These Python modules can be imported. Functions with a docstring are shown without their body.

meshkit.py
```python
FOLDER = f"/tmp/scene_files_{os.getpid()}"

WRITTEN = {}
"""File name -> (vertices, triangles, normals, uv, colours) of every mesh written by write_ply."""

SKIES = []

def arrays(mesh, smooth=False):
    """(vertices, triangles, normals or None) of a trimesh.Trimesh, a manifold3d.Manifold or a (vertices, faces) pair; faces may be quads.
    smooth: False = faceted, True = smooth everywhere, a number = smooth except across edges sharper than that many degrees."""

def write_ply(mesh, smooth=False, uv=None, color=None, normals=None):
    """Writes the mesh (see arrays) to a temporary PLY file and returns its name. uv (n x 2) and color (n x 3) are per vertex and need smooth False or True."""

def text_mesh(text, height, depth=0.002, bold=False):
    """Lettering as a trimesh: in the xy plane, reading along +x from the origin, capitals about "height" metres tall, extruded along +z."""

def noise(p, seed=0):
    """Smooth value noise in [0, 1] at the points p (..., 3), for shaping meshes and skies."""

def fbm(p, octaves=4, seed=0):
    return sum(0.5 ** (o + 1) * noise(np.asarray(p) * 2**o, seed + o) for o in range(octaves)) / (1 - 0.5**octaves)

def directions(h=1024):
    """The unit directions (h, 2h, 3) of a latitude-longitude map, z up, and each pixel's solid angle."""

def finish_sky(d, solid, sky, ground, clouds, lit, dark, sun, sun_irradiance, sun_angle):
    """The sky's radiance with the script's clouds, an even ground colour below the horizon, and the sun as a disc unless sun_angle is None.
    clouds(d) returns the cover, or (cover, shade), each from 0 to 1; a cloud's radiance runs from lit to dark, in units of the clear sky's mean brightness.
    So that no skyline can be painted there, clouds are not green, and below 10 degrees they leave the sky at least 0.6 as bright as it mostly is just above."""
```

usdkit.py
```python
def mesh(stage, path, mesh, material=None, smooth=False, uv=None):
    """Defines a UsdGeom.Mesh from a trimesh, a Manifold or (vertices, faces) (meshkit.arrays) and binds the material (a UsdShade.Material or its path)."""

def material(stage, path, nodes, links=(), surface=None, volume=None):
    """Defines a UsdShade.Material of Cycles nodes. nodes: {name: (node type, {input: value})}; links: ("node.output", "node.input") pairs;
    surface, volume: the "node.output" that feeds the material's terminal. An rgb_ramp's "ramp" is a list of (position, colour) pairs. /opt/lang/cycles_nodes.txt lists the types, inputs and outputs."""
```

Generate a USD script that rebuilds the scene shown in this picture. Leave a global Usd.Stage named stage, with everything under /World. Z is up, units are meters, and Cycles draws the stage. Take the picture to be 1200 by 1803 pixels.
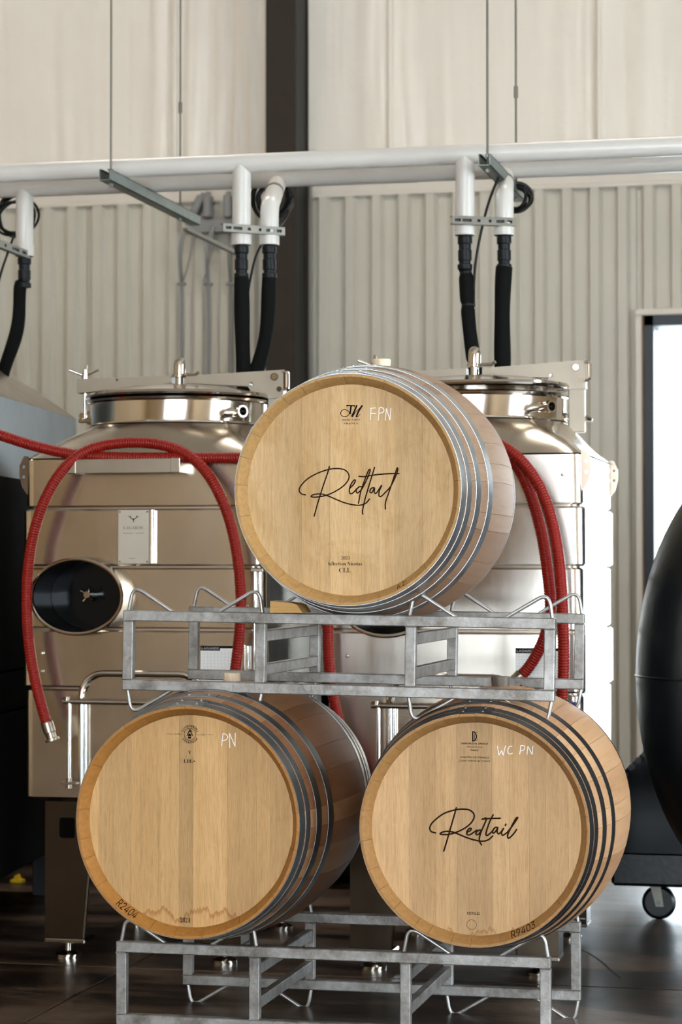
import math, glob
import numpy as np, trimesh, usdkit, meshkit
import manifold3d as m3
from shapely import affinity
from shapely.geometry import Polygon, LineString, Point, box as sbox
from shapely.ops import unary_union
from pxr import Usd, UsdGeom, UsdLux, UsdShade, Gf, Sdf

stage = Usd.Stage.CreateInMemory()
UsdGeom.SetStageUpAxis(stage, 'Z'); UsdGeom.SetStageMetersPerUnit(stage, 1.0)
UsdGeom.Xform.Define(stage, '/World')
rng = np.random.default_rng(7)

# ------------------------------------------------------------------ camera
FPX, YAW, HOR, CAMZ = 4100.0, 0.2267, 1000.0, 1.2847
PIT = math.atan((HOR - 901.5) / FPX)
c_, s_ = math.cos(YAW), math.sin(YAW)
RV = np.array([c_, s_, 0.0]); F0 = np.array([-s_, c_, 0.0]); ZV = np.array([0, 0, 1.0])
FV = F0 * math.cos(PIT) + ZV * math.sin(PIT); UV = -F0 * math.sin(PIT) + ZV * math.cos(PIT)
CAM = np.array([0, 0, CAMZ])
cam = UsdGeom.Camera.Define(stage, '/World/Camera')
cam.AddTransformOp().Set(Gf.Matrix4d(*[float(x) for r in ([*RV, 0], [*UV, 0], [*(-FV), 0], [*CAM, 1]) for x in r]))
HAP = 23.96
cam.CreateHorizontalApertureAttr(HAP); cam.CreateVerticalApertureAttr(36.0)
cam.CreateFocalLengthAttr(FPX * HAP / 1200.0)
cam.CreateFStopAttr(5.6); cam.CreateFocusDistanceAttr(6.0)
cam.CreateClippingRangeAttr(Gf.Vec2f(0.05, 500))
cam.CreateExposureAttr(0.0)

# ------------------------------------------------------------------ light
def L(rgb): return tuple(((x / 255 + .055) / 1.055) ** 2.4 if x > 10 else x / 255 / 12.92 for x in rgb)
dome = UsdLux.DomeLight.Define(stage, '/World/sky'); dome.CreateIntensityAttr(4.0); dome.CreateColorAttr(Gf.Vec3f(.80, .92, 1.0))
def rect(name, loc, rot, w, h, inten, col):
    r = UsdLux.RectLight.Define(stage, '/World/' + name)
    r.AddTranslateOp().Set(Gf.Vec3d(*loc)); r.AddRotateXYZOp().Set(Gf.Vec3f(*rot))
    r.CreateWidthAttr(w); r.CreateHeightAttr(h); r.CreateIntensityAttr(inten); r.CreateColorAttr(Gf.Vec3f(*col)); return r
rect('daylight_front', (0.4, -6.25, 2.1), (90, 0, 0), 6.1, 4.2, 2.9, (1.0, .97, .935))     # daylight through the roller door behind the camera (faces +y)
rect('daylight_side', (6.25, 4.5, 1.9), (90, 0, 90), 4.0, 3.8, 1.9, (.88, .95, 1.0))     # daylight through the side door on the right (faces -x)
for i, (lx, ly, li) in enumerate(((-6.3, -2.4, 42), (-1.5, 1.5, 6), (2.5, 1.5, 6), (-6.0, 9.6, 32), (-3.6, 9.6, 29), (-1.2, 9.6, 26), (1.2, 9.6, 20))):
    rect('fill_light%d' % (i + 1), (lx, ly, 5.7), (0, 0, 0), 1.2, .4, li, (1.0, .94, .86))  # unseen ceiling lights added to wash the wall and brighten steel reflections

# ------------------------------------------------------------------ helpers
def P(px, py, Y):
    d = FV * FPX + RV * (px - 600) - UV * (py - 901.5); return CAM + d * (Y / d[1])
def PZ(px, py, z):
    d = FV * FPX + RV * (px - 600) - UV * (py - 901.5); return CAM + d * ((z - CAMZ) / d[2])
def mpp(px, Y):                                            # metres per picture pixel, across, at depth plane Y
    return P(px + .5, 900, Y)[0] - P(px - .5, 900, Y)[0]
taken = {}
def numbered(parent, name):
    k = (parent, name); n = taken.get(k, 0); taken[k] = n + 1
    return name if n == 0 else '%s_%03d' % (name, n)
def tag(p, label=None, cat=None, group=None, kind=None):
    p = p.GetPrim() if hasattr(p, 'GetPrim') else p
    for k, v in (('label', label), ('category', cat), ('group', group), ('kind', kind)):
        if v: p.SetCustomDataByKey(k, v)
    return p
class Node:
    def __init__(s, path, off): s.path, s.off = path, np.asarray(off, float)
def thing(name, label, cat, loc=(0, 0, 0), group=None, kind=None):
    path = '/World/' + numbered('/World', name)
    x = UsdGeom.Xform.Define(stage, path); x.AddTranslateOp().Set(Gf.Vec3d(*map(float, loc)))
    tag(x, label, cat, group or GROUPS.get(name), kind); return Node(path, loc)
GROUPS = {'wine_barrel': 'wine barrels on the racks', 'barrel_rack': 'galvanized barrel racks', 'red_hose': 'red hoses hung over the tanks', 'water_pipe': 'overhead white pipes', 'drop_hose': 'black insulated drop hoses',
          'clamp_channel': 'clamp channels on the drop pipes', 'strut_channel': 'strut channels under the pipes', 'hanger_rod': 'threaded hanger rods', 'cable_coil': 'coils of black cable', 'added_tank': 'added black plastic tanks behind the steel tanks', 'wine_tank': 'square stainless wine tanks'}
def part(par, name, mesh, mat, smooth=30, label=None, kind=None, world=False):
    """one mesh; par: Node of a thing or part; world: vertices are given in world space"""
    v, f = tm(mesh)
    base = par.path if par else '/World'
    off = par.off if (par is not None and world) else np.zeros(3)
    path = base + '/' + numbered(base, name)
    m = usdkit.mesh(stage, path, trimesh.Trimesh(v - off, f, process=False), mat, smooth=smooth)
    tag(m, label, None, None, kind); return Node(path, par.off if par else np.zeros(3))
def single(name, mesh, mat, label, cat, group=None, smooth=30, kind=None):
    n = part(None, name, mesh, mat, smooth); tag(stage.GetPrimAtPath(n.path), label, cat, group, kind); return n
def tm(mesh):
    if hasattr(mesh, 'to_mesh'):
        q = mesh.to_mesh(); return np.array(q.vert_properties[:, :3], float), np.array(q.tri_verts)
    if isinstance(mesh, tuple): return np.asarray(mesh[0], float), np.asarray(mesh[1])
    return np.array(mesh.vertices, float), np.array(mesh.faces)
def cat(*ms):
    if len(ms) == 1 and isinstance(ms[0], list): ms = ms[0]
    vs, fs, n = [], [], 0
    for m in ms:
        v, f = tm(m); vs.append(v); fs.append(f + n); n += len(v)
    return np.vstack(vs), np.vstack(fs)
def mv(m, d): v, f = tm(m); return v + np.asarray(d, float), f
def rot(m, axis, ang, about=(0, 0, 0)):
    v, f = tm(m); R = trimesh.transformations.rotation_matrix(ang, axis)[:3, :3]; a = np.asarray(about, float)
    return (v - a) @ R.T + a, f
def bx(x0, x1, y0, y1, z0, z1, b=0.0):
    lo, hi = np.minimum((x0, y0, z0), (x1, y1, z1)), np.maximum((x0, y0, z0), (x1, y1, z1))
    if b <= 0:
        t = trimesh.creation.box(hi - lo); return t.vertices + (lo + hi) / 2, t.faces
    b = min(b, (hi - lo).min() * .45); pts = []
    for sx in (0, 1):
        for sy in (0, 1):
            for sz in (0, 1):
                p = np.where([sx, sy, sz], hi, lo); sg = np.where([sx, sy, sz], -b, b)
                for k in range(3):
                    q = p + sg; q[k] = p[k]; pts.append(q)
    return tm(m3.Manifold.hull_points(np.array(pts)))
def sweep(pts, r, n=12, cap=True, closed=False, flat=None):
    p = np.asarray(pts, float); N = len(p)
    t = np.roll(p, -1, 0) - np.roll(p, 1, 0) if closed else np.gradient(p, axis=0)
    t /= np.linalg.norm(t, axis=1, keepdims=True) + 1e-12
    a = np.zeros_like(p); a0 = np.cross(t[0], [0, 0, 1.0])
    if np.linalg.norm(a0) < 1e-3: a0 = np.cross(t[0], [0, 1.0, 0])
    a[0] = a0 / np.linalg.norm(a0)
    for i in range(1, N):
        q = a[i - 1] - t[i] * (a[i - 1] @ t[i]); a[i] = q / (np.linalg.norm(q) + 1e-12)
    b = np.cross(t, a); th = np.arange(n) * 2 * np.pi / n
    r = np.broadcast_to(r, (N,))
    v = p[:, None] + r[:, None, None] * (np.cos(th)[None, :, None] * a[:, None] + np.sin(th)[None, :, None] * b[:, None])
    M = N if closed else N - 1
    i, j = np.meshgrid(np.arange(M), np.arange(n), indexing='ij'); i2 = (i + 1) % N; j2 = (j + 1) % n
    q = np.stack([i * n + j, i * n + j2, i2 * n + j2, i2 * n + j], -1).reshape(-1, 4)
    f = np.vstack([q[:, [0, 1, 2]], q[:, [0, 2, 3]]]); v = v.reshape(-1, 3)
    if cap and not closed:
        v = np.vstack([v, p[0], p[-1]]); k = np.arange(n); k2 = (k + 1) % n
        f = np.vstack([f, np.stack([np.full(n, N * n), k2, k], 1), np.stack([np.full(n, N * n + 1), (N - 1) * n + k, (N - 1) * n + k2], 1)])
    return v, f
def cyl(p0, p1, r, r2=None, n=18):
    p0, p1 = np.asarray(p0, float), np.asarray(p1, float); return sweep([p0, p1], [r, r if r2 is None else r2], n)
def spline(pts, step):
    from scipy.interpolate import CubicSpline
    p = np.asarray(pts, float); s = np.r_[0, np.cumsum(np.linalg.norm(np.diff(p, axis=0), axis=1) ** .5)]
    cs = CubicSpline(s, p); u = np.linspace(0, s[-1], 800); q = cs(u)
    l = np.r_[0, np.cumsum(np.linalg.norm(np.diff(q, axis=0), axis=1))]; n = max(8, int(l[-1] / step))
    return cs(np.interp(np.linspace(0, l[-1], n), l, u))
def fillet(pts, r, k=6):
    p = [np.asarray(x, float) for x in pts]; out = [p[0]]
    for a, b, c in zip(p, p[1:], p[2:]):
        u, w = (a - b), (c - b); lu, lw = np.linalg.norm(u), np.linalg.norm(w); d = min(r, .49 * lu, .49 * lw)
        s0, s1 = b + u / lu * d, b + w / lw * d
        for i in range(k + 1):
            t = i / k; out.append((1 - t) ** 2 * s0 + 2 * t * (1 - t) * b + t * t * s1)
    out.append(p[-1]); return np.array(out)
def lathe(prof, n=48, axis='z', close=False):
    pr = np.asarray(prof, float); th = np.arange(n) * 2 * np.pi / n; K = len(pr)
    v = np.stack([pr[:, 0, None] * np.cos(th), pr[:, 0, None] * np.sin(th), np.broadcast_to(pr[:, 1, None], (K, n))], -1).reshape(-1, 3)
    M = K if close else K - 1
    i, j = np.meshgrid(np.arange(M), np.arange(n), indexing='ij'); i2 = (i + 1) % K; j2 = (j + 1) % n
    q = np.stack([i * n + j, i * n + j2, i2 * n + j2, i2 * n + j], -1).reshape(-1, 4)
    f = np.vstack([q[:, [0, 1, 2]], q[:, [0, 2, 3]]])
    if axis == 'y': v = v[:, [0, 2, 1]]; f = f[:, ::-1]
    return v, f
def extr(poly, h):
    """shapely polygon -> solid, xy -> (x, y, 0..h)"""
    gs = [g for g in getattr(poly, 'geoms', [poly]) if g.geom_type == 'Polygon' and g.area > 1e-10]
    return cat([trimesh.creation.extrude_polygon(g, h, engine='earcut') for g in gs])
def face(poly, y0, h):
    """polygon drawn in (x, z), thickness h from y0 towards -y (the viewer)"""
    v, f = extr(poly, h); return np.stack([v[:, 0], y0 - v[:, 2], v[:, 1]], 1), f
def rrect(x0, x1, y0, y1, r): return sbox(x0 + r, y0 + r, x1 - r, y1 - r).buffer(r, quad_segs=6)
def man(m):
    v, f = tm(m); t = trimesh.Trimesh(v, f, process=True)
    return m3.Manifold(m3.Mesh(np.asarray(t.vertices, np.float32), np.asarray(t.faces, np.uint32)))

# lettering: glyph outlines as shapely polygons
from PIL import Image, ImageDraw, ImageFont
from shapely import box as boxes, union_all
FONTS = {}
def glyphs(text, style='sans', bold=False):
    """text as polygons, capitals one unit tall, baseline at 0; style serif uses the mathematical serif capitals"""
    key = 'serif' if style in ('serif', 'script') else 'sans'
    if key not in FONTS:
        names = glob.glob('/opt/blender-*/*/datafiles/fonts/' + ('NotoSansMath-Regular.woff2' if key == 'serif' else 'Inter.woff2'))
        FONTS[key] = ImageFont.truetype(names[0], 96)
    if style in ('serif', 'script'):
        U, l, d = (0x1D400, 0x1D41A, 0x1D7CE) if style == 'serif' else (0x1D4D0, 0x1D4EA, 0x1D7CE)
        text = ''.join(chr(U + ord(ch) - 65) if 'A' <= ch <= 'Z' else chr(l + ord(ch) - 97) if 'a' <= ch <= 'z' else chr(d + ord(ch) - 48) if '0' <= ch <= '9' else ch for ch in text)
    font = FONTS[key]; x0, y0, x1, y1 = font.getbbox(text, anchor='ls', stroke_width=2 * bold)
    im = Image.new('L', (x1 - x0 + 8, y1 - y0 + 8)); ImageDraw.Draw(im).text((4 - x0, 4 - y0), text, 255, font, anchor='ls', stroke_width=2 * bold)
    on = np.pad(np.asarray(im) > 127, ((0, 0), (1, 1))).astype(np.int8)
    rows, st = np.nonzero(np.diff(on, axis=1) == 1); en = np.nonzero(np.diff(on, axis=1) == -1)[1]
    g = union_all(boxes(st, -rows - 1, en, -rows)).buffer(.6).buffer(-.6 - (1.1 if style == 'serif' else 0)).simplify(.7)
    s = 1 / 66.0; return affinity.affine_transform(g, [s, 0, 0, s, 0, (4 - y0) * s])
def fit(g, x0, x1, z0, cap):
    """scales lettering to span x0..x1, capitals cap tall, baseline z0"""
    a, _, b, _ = g.bounds; return affinity.affine_transform(g, [(x1 - x0) / (b - a), 0, 0, cap, x0 - a * (x1 - x0) / (b - a), z0])
def smooth2(pts, n=8):
    p = np.asarray(pts, float)
    if len(p) < 3: return p
    q = np.vstack([2 * p[0] - p[1], p, 2 * p[-1] - p[-2]]); out = []
    for i in range(1, len(q) - 2):
        for t in np.linspace(0, 1, n, endpoint=False):
            out.append(.5 * (2 * q[i] + (q[i + 1] - q[i - 1]) * t + (2 * q[i - 1] - 5 * q[i] + 4 * q[i + 1] - q[i + 2]) * t * t + (3 * q[i] - q[i - 1] - 3 * q[i + 1] + q[i + 2]) * t ** 3))
    return np.array(out + [p[-1]])

# ------------------------------------------------------------------ materials
LK = '/World/Looks'
UsdGeom.Scope.Define(stage, LK)
def mat(name, nodes, links=(), surface='p.BSDF'): return usdkit.material(stage, LK + '/' + name, nodes, links, surface=surface)
def plain(name, col, rough=.5, metal=0.0, bump=0.0, bscale=60.0, vary=0.0, vscale=8.0, **kw):
    """principled with noise colour variation and fine bump"""
    col = np.asarray(col, float)
    n = {'tc': ('texture_coordinate', {}), 'p': ('principled_bsdf', dict(base_color=tuple(col), roughness=rough, metallic=metal, **kw))}
    k = []
    if vary:
        n['n'] = ('noise_texture', {'scale': vscale, 'detail': 5.0, 'roughness': .6}); n['r'] = ('rgb_ramp', {'ramp': [(.3, tuple(col * (1 - vary))), (.7, tuple(np.minimum(col * (1 + vary), 1)))]})
        k += [('tc.object', 'n.vector'), ('n.fac', 'r.fac'), ('r.color', 'p.base_color')]
    if bump:
        n['bn'] = ('noise_texture', {'scale': bscale, 'detail': 3.0}); n['b'] = ('bump', {'strength': 1.0, 'distance': bump})
        k += [('tc.object', 'bn.vector'), ('bn.fac', 'b.height'), ('b.normal', 'p.normal')]
    return mat(name, n, k)
def wood(name, col, rough=.55, grain=(110, 110, 2.5), stain=None, amp=.16, blotch=.12, flecks=True, mask=None, spec=.3, patch=0.0):
    """oak: grain along the third (smallest scale) axis; stain=(z0, dz, colour): spilled wine tide line across the lower head; mask=(zc, r, colour): end grain inside radius r"""
    col = np.asarray(col, float)
    n = {'tc': ('texture_coordinate', {}), 'm1': ('mapping', {'scale': grain}), 'n1': ('noise_texture', {'scale': 1.0, 'detail': 6.0, 'roughness': .65}),
         'r1': ('rgb_ramp', {'ramp': [(.25, tuple([1 - amp * 1.5] * 2 + [1 - amp * 1.8])), (.5, (1, 1, 1)), (.75, (1 + amp * .4,) * 3)]}),
         'm2': ('mapping', {'scale': tuple(np.array(grain) * .11)}), 'n2': ('noise_texture', {'scale': 1.0, 'detail': 4.0, 'roughness': .55, 'distortion': .8}),
         'r2': ('rgb_ramp', {'ramp': [(.3, (1 - blotch, 1 - blotch * 1.35, 1 - blotch * 1.9)), (.6, (1, 1, 1))]}),
         'x1': ('mix_color', {'blend_type': 'multiply', 'fac': 1.0, 'a': tuple(col)}), 'x2': ('mix_color', {'blend_type': 'multiply', 'fac': 1.0}),
         'bm': ('bump', {'strength': .5, 'distance': .0006}), 'p': ('principled_bsdf', {'roughness': rough, 'specular_ior_level': spec})}
    k = [('tc.object', 'm1.vector'), ('m1.vector', 'n1.vector'), ('n1.fac', 'r1.fac'), ('tc.object', 'm2.vector'), ('m2.vector', 'n2.vector'), ('n2.fac', 'r2.fac'),
         ('r1.color', 'x1.b'), ('x1.result', 'x2.a'), ('r2.color', 'x2.b'), ('n1.fac', 'bm.height'), ('bm.normal', 'p.normal')]
    last = 'x2.result'
    if flecks:
        n |= {'m3': ('mapping', {'scale': tuple(np.array(grain) * np.array((.8, .8, 24)))}), 'n3': ('noise_texture', {'scale': 1.0, 'detail': 2.0, 'distortion': 1.2}),
              'r3': ('rgb_ramp', {'ramp': [(.62, (1, 1, 1)), (.74, (1.09, 1.07, 1.02))]}), 'x3': ('mix_color', {'blend_type': 'multiply', 'fac': 1.0})}
        k += [('tc.object', 'm3.vector'), ('m3.vector', 'n3.vector'), ('n3.fac', 'r3.fac'), (last, 'x3.a'), ('r3.color', 'x3.b')]; last = 'x3.result'
    if patch:                                              # soaked and rubbed patches of the wood
        n |= {'m6': ('mapping', {'scale': (9, 9, 5.5), 'location': (3.1, 0, 1.7)}), 'n6': ('noise_texture', {'scale': 1.0, 'detail': 6.0, 'roughness': .7, 'distortion': .6}),
              'r6': ('rgb_ramp', {'ramp': [(.50, (1.03, 1.02, 1.01)), (.60, (1 - .35 * patch, 1 - .6 * patch, 1 - 1.1 * patch)), (.72, (1 - .6 * patch, 1 - patch, 1 - 1.7 * patch))]}), 'x6': ('mix_color', {'blend_type': 'multiply', 'fac': 1.0})}
        k += [('tc.object', 'm6.vector'), ('m6.vector', 'n6.vector'), ('n6.fac', 'r6.fac'), (last, 'x6.a'), ('r6.color', 'x6.b')]; last = 'x6.result'
        n |= {'m7': ('mapping', {'scale': (420, 420, 24)}), 'n7': ('noise_texture', {'scale': 1.0, 'detail': 3.0, 'roughness': .6}), 'r7': ('rgb_ramp', {'ramp': [(.36, (.87, .85, .82)), (.52, (1.01, 1.01, 1.01)), (.7, (1.06, 1.06, 1.05))]}), 'x7': ('mix_color', {'blend_type': 'multiply', 'fac': 1.0})}
        k += [('tc.object', 'm7.vector'), ('m7.vector', 'n7.vector'), ('n7.fac', 'r7.fac'), (last, 'x7.a'), ('r7.color', 'x7.b')]; last = 'x7.result'
    if stain:
        z0, dz, sc = stain
        n |= {'sx': ('separate_xyz', {}), 'm4': ('mapping', {'scale': (34, 1, 3)}), 'n4': ('noise_texture', {'scale': 1.0, 'detail': 4.0, 'roughness': .6}),
              'a4': ('math', {'math_type': 'multiply_add', 'value2': -.12}), 'a5': ('math', {'math_type': 'subtract', 'value2': z0 - .055}),
              'a6': ('math', {'math_type': 'divide', 'value2': dz, 'use_clamp': True}),
              'r4': ('rgb_ramp', {'ramp': [(0, (1.02, .98, .92)), (.60, (1, .96, .90)), (.70, sc), (.735, sc), (.77, (1, .99, .97)), (1, (1, 1, 1))]}),
              'x4': ('mix_color', {'blend_type': 'multiply', 'fac': .8})}
        k += [('tc.object', 'sx.vector'), ('tc.object', 'm4.vector'), ('m4.vector', 'n4.vector'), ('n4.fac', 'a4.value1'), ('sx.z', 'a4.value3'), ('a4.value', 'a5.value1'), ('a5.value', 'a6.value1'),
              ('a6.value', 'r4.fac'), (last, 'x4.a'), ('r4.color', 'x4.b')]; last = 'x4.result'
    if mask:
        zc, r, mc = mask
        n |= {'sx': ('separate_xyz', {}), 'd1': ('math', {'math_type': 'subtract', 'value2': zc}), 'd2': ('math', {'math_type': 'multiply'}), 'd3': ('math', {'math_type': 'multiply'}),
              'd4': ('math', {'math_type': 'add'}), 'd5': ('math', {'math_type': 'less_than', 'value2': r * r}),
              'nn': ('noise_texture', {'scale': 90.0, 'detail': 4.0}), 'rr': ('rgb_ramp', {'ramp': [(.3, tuple(np.array(mc) * .84)), (.7, tuple(np.array(mc) * 1.08))]}), 'xm': ('mix_color', {'blend_type': 'mix'})}
        k += [('tc.object', 'sx.vector'), ('sx.z', 'd1.value1'), ('d1.value', 'd2.value1'), ('d1.value', 'd2.value2'), ('sx.x', 'd3.value1'), ('sx.x', 'd3.value2'), ('d2.value', 'd4.value1'), ('d3.value', 'd4.value2'),
              ('d4.value', 'd5.value1'), ('d5.value', 'xm.fac'), (last, 'xm.a'), ('tc.object', 'nn.vector'), ('nn.fac', 'rr.fac'), ('rr.color', 'xm.b')]; last = 'xm.result'
    return mat(name, n, k + [(last, 'p.base_color')])
def steel(name, col, rough=.24, streak=(9, 9, 1.2), ramp=.02, bump=.0003, bscale=3.0):
    """brushed or polished stainless: roughness streaks and slight waviness of the sheet"""
    col = np.asarray(col, float)
    return mat(name, {'tc': ('texture_coordinate', {}), 'm': ('mapping', {'scale': streak}), 'n': ('noise_texture', {'scale': 1.0, 'detail': 5.0, 'roughness': .6}),
                      'mr': ('map_range', {'from_min': .3, 'from_max': .7, 'to_min': rough - ramp / 2, 'to_max': rough + ramp / 2, 'clamp': True}),
                      'n2': ('noise_texture', {'scale': 3.0, 'detail': 4.0}), 'r2': ('rgb_ramp', {'ramp': [(.3, tuple(col * .82)), (.65, tuple(col))]}),
                      'bn': ('noise_texture', {'scale': bscale, 'detail': 1.0}), 'b': ('bump', {'strength': 1.0, 'distance': bump * 10}), 'p': ('principled_bsdf', {'metallic': 1.0})},
               [('tc.object', 'm.vector'), ('m.vector', 'n.vector'), ('n.fac', 'mr.value'), ('mr.result', 'p.roughness'), ('tc.object', 'n2.vector'), ('n2.fac', 'r2.fac'), ('r2.color', 'p.base_color'),
                ('tc.object', 'bn.vector'), ('bn.fac', 'b.height'), ('b.normal', 'p.normal')])

M = {}
M['steel'] = steel('brushed_stainless', (.68, .60, .50), .20)
M['steel_pol'] = steel('polished_stainless', (.62, .57, .51), .12, ramp=.06, bump=.00015)
M['steel_sat'] = steel('satin_stainless', (.38, .325, .265), .33)
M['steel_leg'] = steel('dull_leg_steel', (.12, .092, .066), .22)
M['steel_ear'] = steel('ear_steel', (.24, .19, .15), .28)
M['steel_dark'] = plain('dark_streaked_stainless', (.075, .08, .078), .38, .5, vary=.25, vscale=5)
M['steel_matte'] = steel('brushed_matte_stainless', (.73, .68, .62), .24, ramp=.04)
M['arm_steel'] = plain('lid_arm_steel', (.30, .255, .20), .42, .45, vary=.08, vscale=6)
M['galv'] = plain('galvanized_hoop', (.42, .45, .47), .34, .95, vary=.18, vscale=30, bump=.0003)
M['galv_dark'] = plain('grey_hoop', (.16, .175, .18), .38, .9, vary=.2, vscale=20, bump=.0003)
M['black_hoop'] = plain('black_hoop', (.012, .012, .013), .45, .0, specular_ior_level=.25, vary=.2, vscale=20, bump=.0003)
M['rivet'] = plain('rivet_steel', (.6, .6, .6), .25, 1.0)
M['rivet_dark'] = plain('rivet_dark', (.12, .12, .12), .3, 1.0)
M['rack'] = mat('rack_galvanized', {'tc': ('texture_coordinate', {}), 'n': ('noise_texture', {'scale': 9.0, 'detail': 7.0, 'roughness': .72}), 'r': ('rgb_ramp', {'ramp': [(.36, (.13, .115, .10)), (.5, (.25, .236, .222)), (.66, (.37, .36, .35))]}),
        'n2': ('noise_texture', {'scale': 130.0, 'detail': 3.0}), 'b': ('bump', {'strength': .6, 'distance': .0008}), 'p': ('principled_bsdf', {'metallic': .55, 'roughness': .46})},
        [('tc.object', 'n.vector'), ('n.fac', 'r.fac'), ('r.color', 'p.base_color'), ('tc.object', 'n2.vector'), ('n2.fac', 'b.height'), ('b.normal', 'p.normal')])
M['rod'] = plain('cradle_rod_steel', (.42, .41, .40), .36, .7, vary=.12, vscale=20)
M['pvc'] = plain('white_pvc', (.60, .575, .54), .28, vary=.02)
M['red'] = plain('red_hose', (.225, .010, .005), .36, specular_ior_level=.22)
M['rubber'] = plain('black_foam', (.006, .0062, .006), .9, bump=.001, bscale=80, specular_ior_level=.08)
M['cable'] = plain('black_cable', (.008, .008, .008), .5, specular_ior_level=.2)
M['blackfit'] = plain('black_fitting', (.006, .008, .010), .45, specular_ior_level=.2)
M['liner'] = plain('liner_panel', L((174, 168, 154)), .42, vary=.03, vscale=2)
M['vinyl'] = plain('insulation_vinyl', L((215, 207, 195)), .27, vary=.02, vscale=2, bump=.002, bscale=14)
M['trim'] = plain('trim_paint', L((190, 182, 170)), .4)
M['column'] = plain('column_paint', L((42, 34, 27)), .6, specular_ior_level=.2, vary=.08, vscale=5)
M['column_shade'] = plain('column_painted_shade', L((20, 21, 20)), .6)  # shade on the right side of the column, put into a darker colour
M['frame'] = plain('door_frame_dark', L((26, 32, 40)), .45)
M['timber'] = plain('door_edge_timber', L((110, 80, 50)), .7, vary=.2)
M['strut'] = plain('strut_zinc', (.22, .25, .23), .42, .8, vary=.15, vscale=20)
M['strut_dark'] = plain('dark_slot', (.015, .016, .016), .6)
M['strut_light'] = plain('strut_light', (.19, .178, .152), .45, .6, vary=.1, vscale=20)
M['conduit'] = plain('grey_conduit', (.17, .165, .16), .5)
M['poly'] = plain('black_polyethylene', (.0014, .003, .0045), .30, specular_ior_level=.38, vary=.2, vscale=3, bump=.0006, bscale=40)
M['bin'] = plain('dark_glossy_tub', (.0016, .004, .007), .14, specular_ior_level=.2, vary=.2, vscale=3)
M['mark'] = plain('burnt_print', (.022, .010, .005), .8, specular_ior_level=.05)
M['ink'] = plain('black_print', (.010, .007, .006), .7, specular_ior_level=.05)
M['chalk'] = plain('chalk_white', (.86, .84, .80), .8)
M['paper'] = plain('white_card', (.78, .77, .75), .5)
M['grid'] = plain('grid_line', (.50, .50, .50), .6)
M['etched'] = plain('etched_print', (.13, .10, .075), .6, .5)
M['bung'] = plain('silicone_bung', L((226, 205, 178)), .45)
M['bung_dark'] = plain('grey_bung', L((92, 84, 74)), .5)
M['wedge'] = wood('wedge_wood', L((190, 148, 88)), grain=(6, 60, 120), flecks=False)
M['well_shade'] = plain('painted_well_shade', (.010, .012, .014), .12, .6)  # unlit inside of the manway, its shade put into the base colour
M['wall_paint'] = plain('hall_wall', L((196, 172, 138)), .6, vary=.06, vscale=.8)
M['ceil'] = plain('ceiling_sheet', L((196, 186, 174)), .6)
M['fill_body'] = plain('fill_housing', (.6, .6, .6), .5)
M['yellow'] = plain('yellow_plastic', (.75, .46, .01), .4)
M['blue'] = plain('blue_handle', (.01, .03, .22), .4)
M['outside'] = plain('outside_gravel', (.62, .62, .60), .9, vary=.1)
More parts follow.
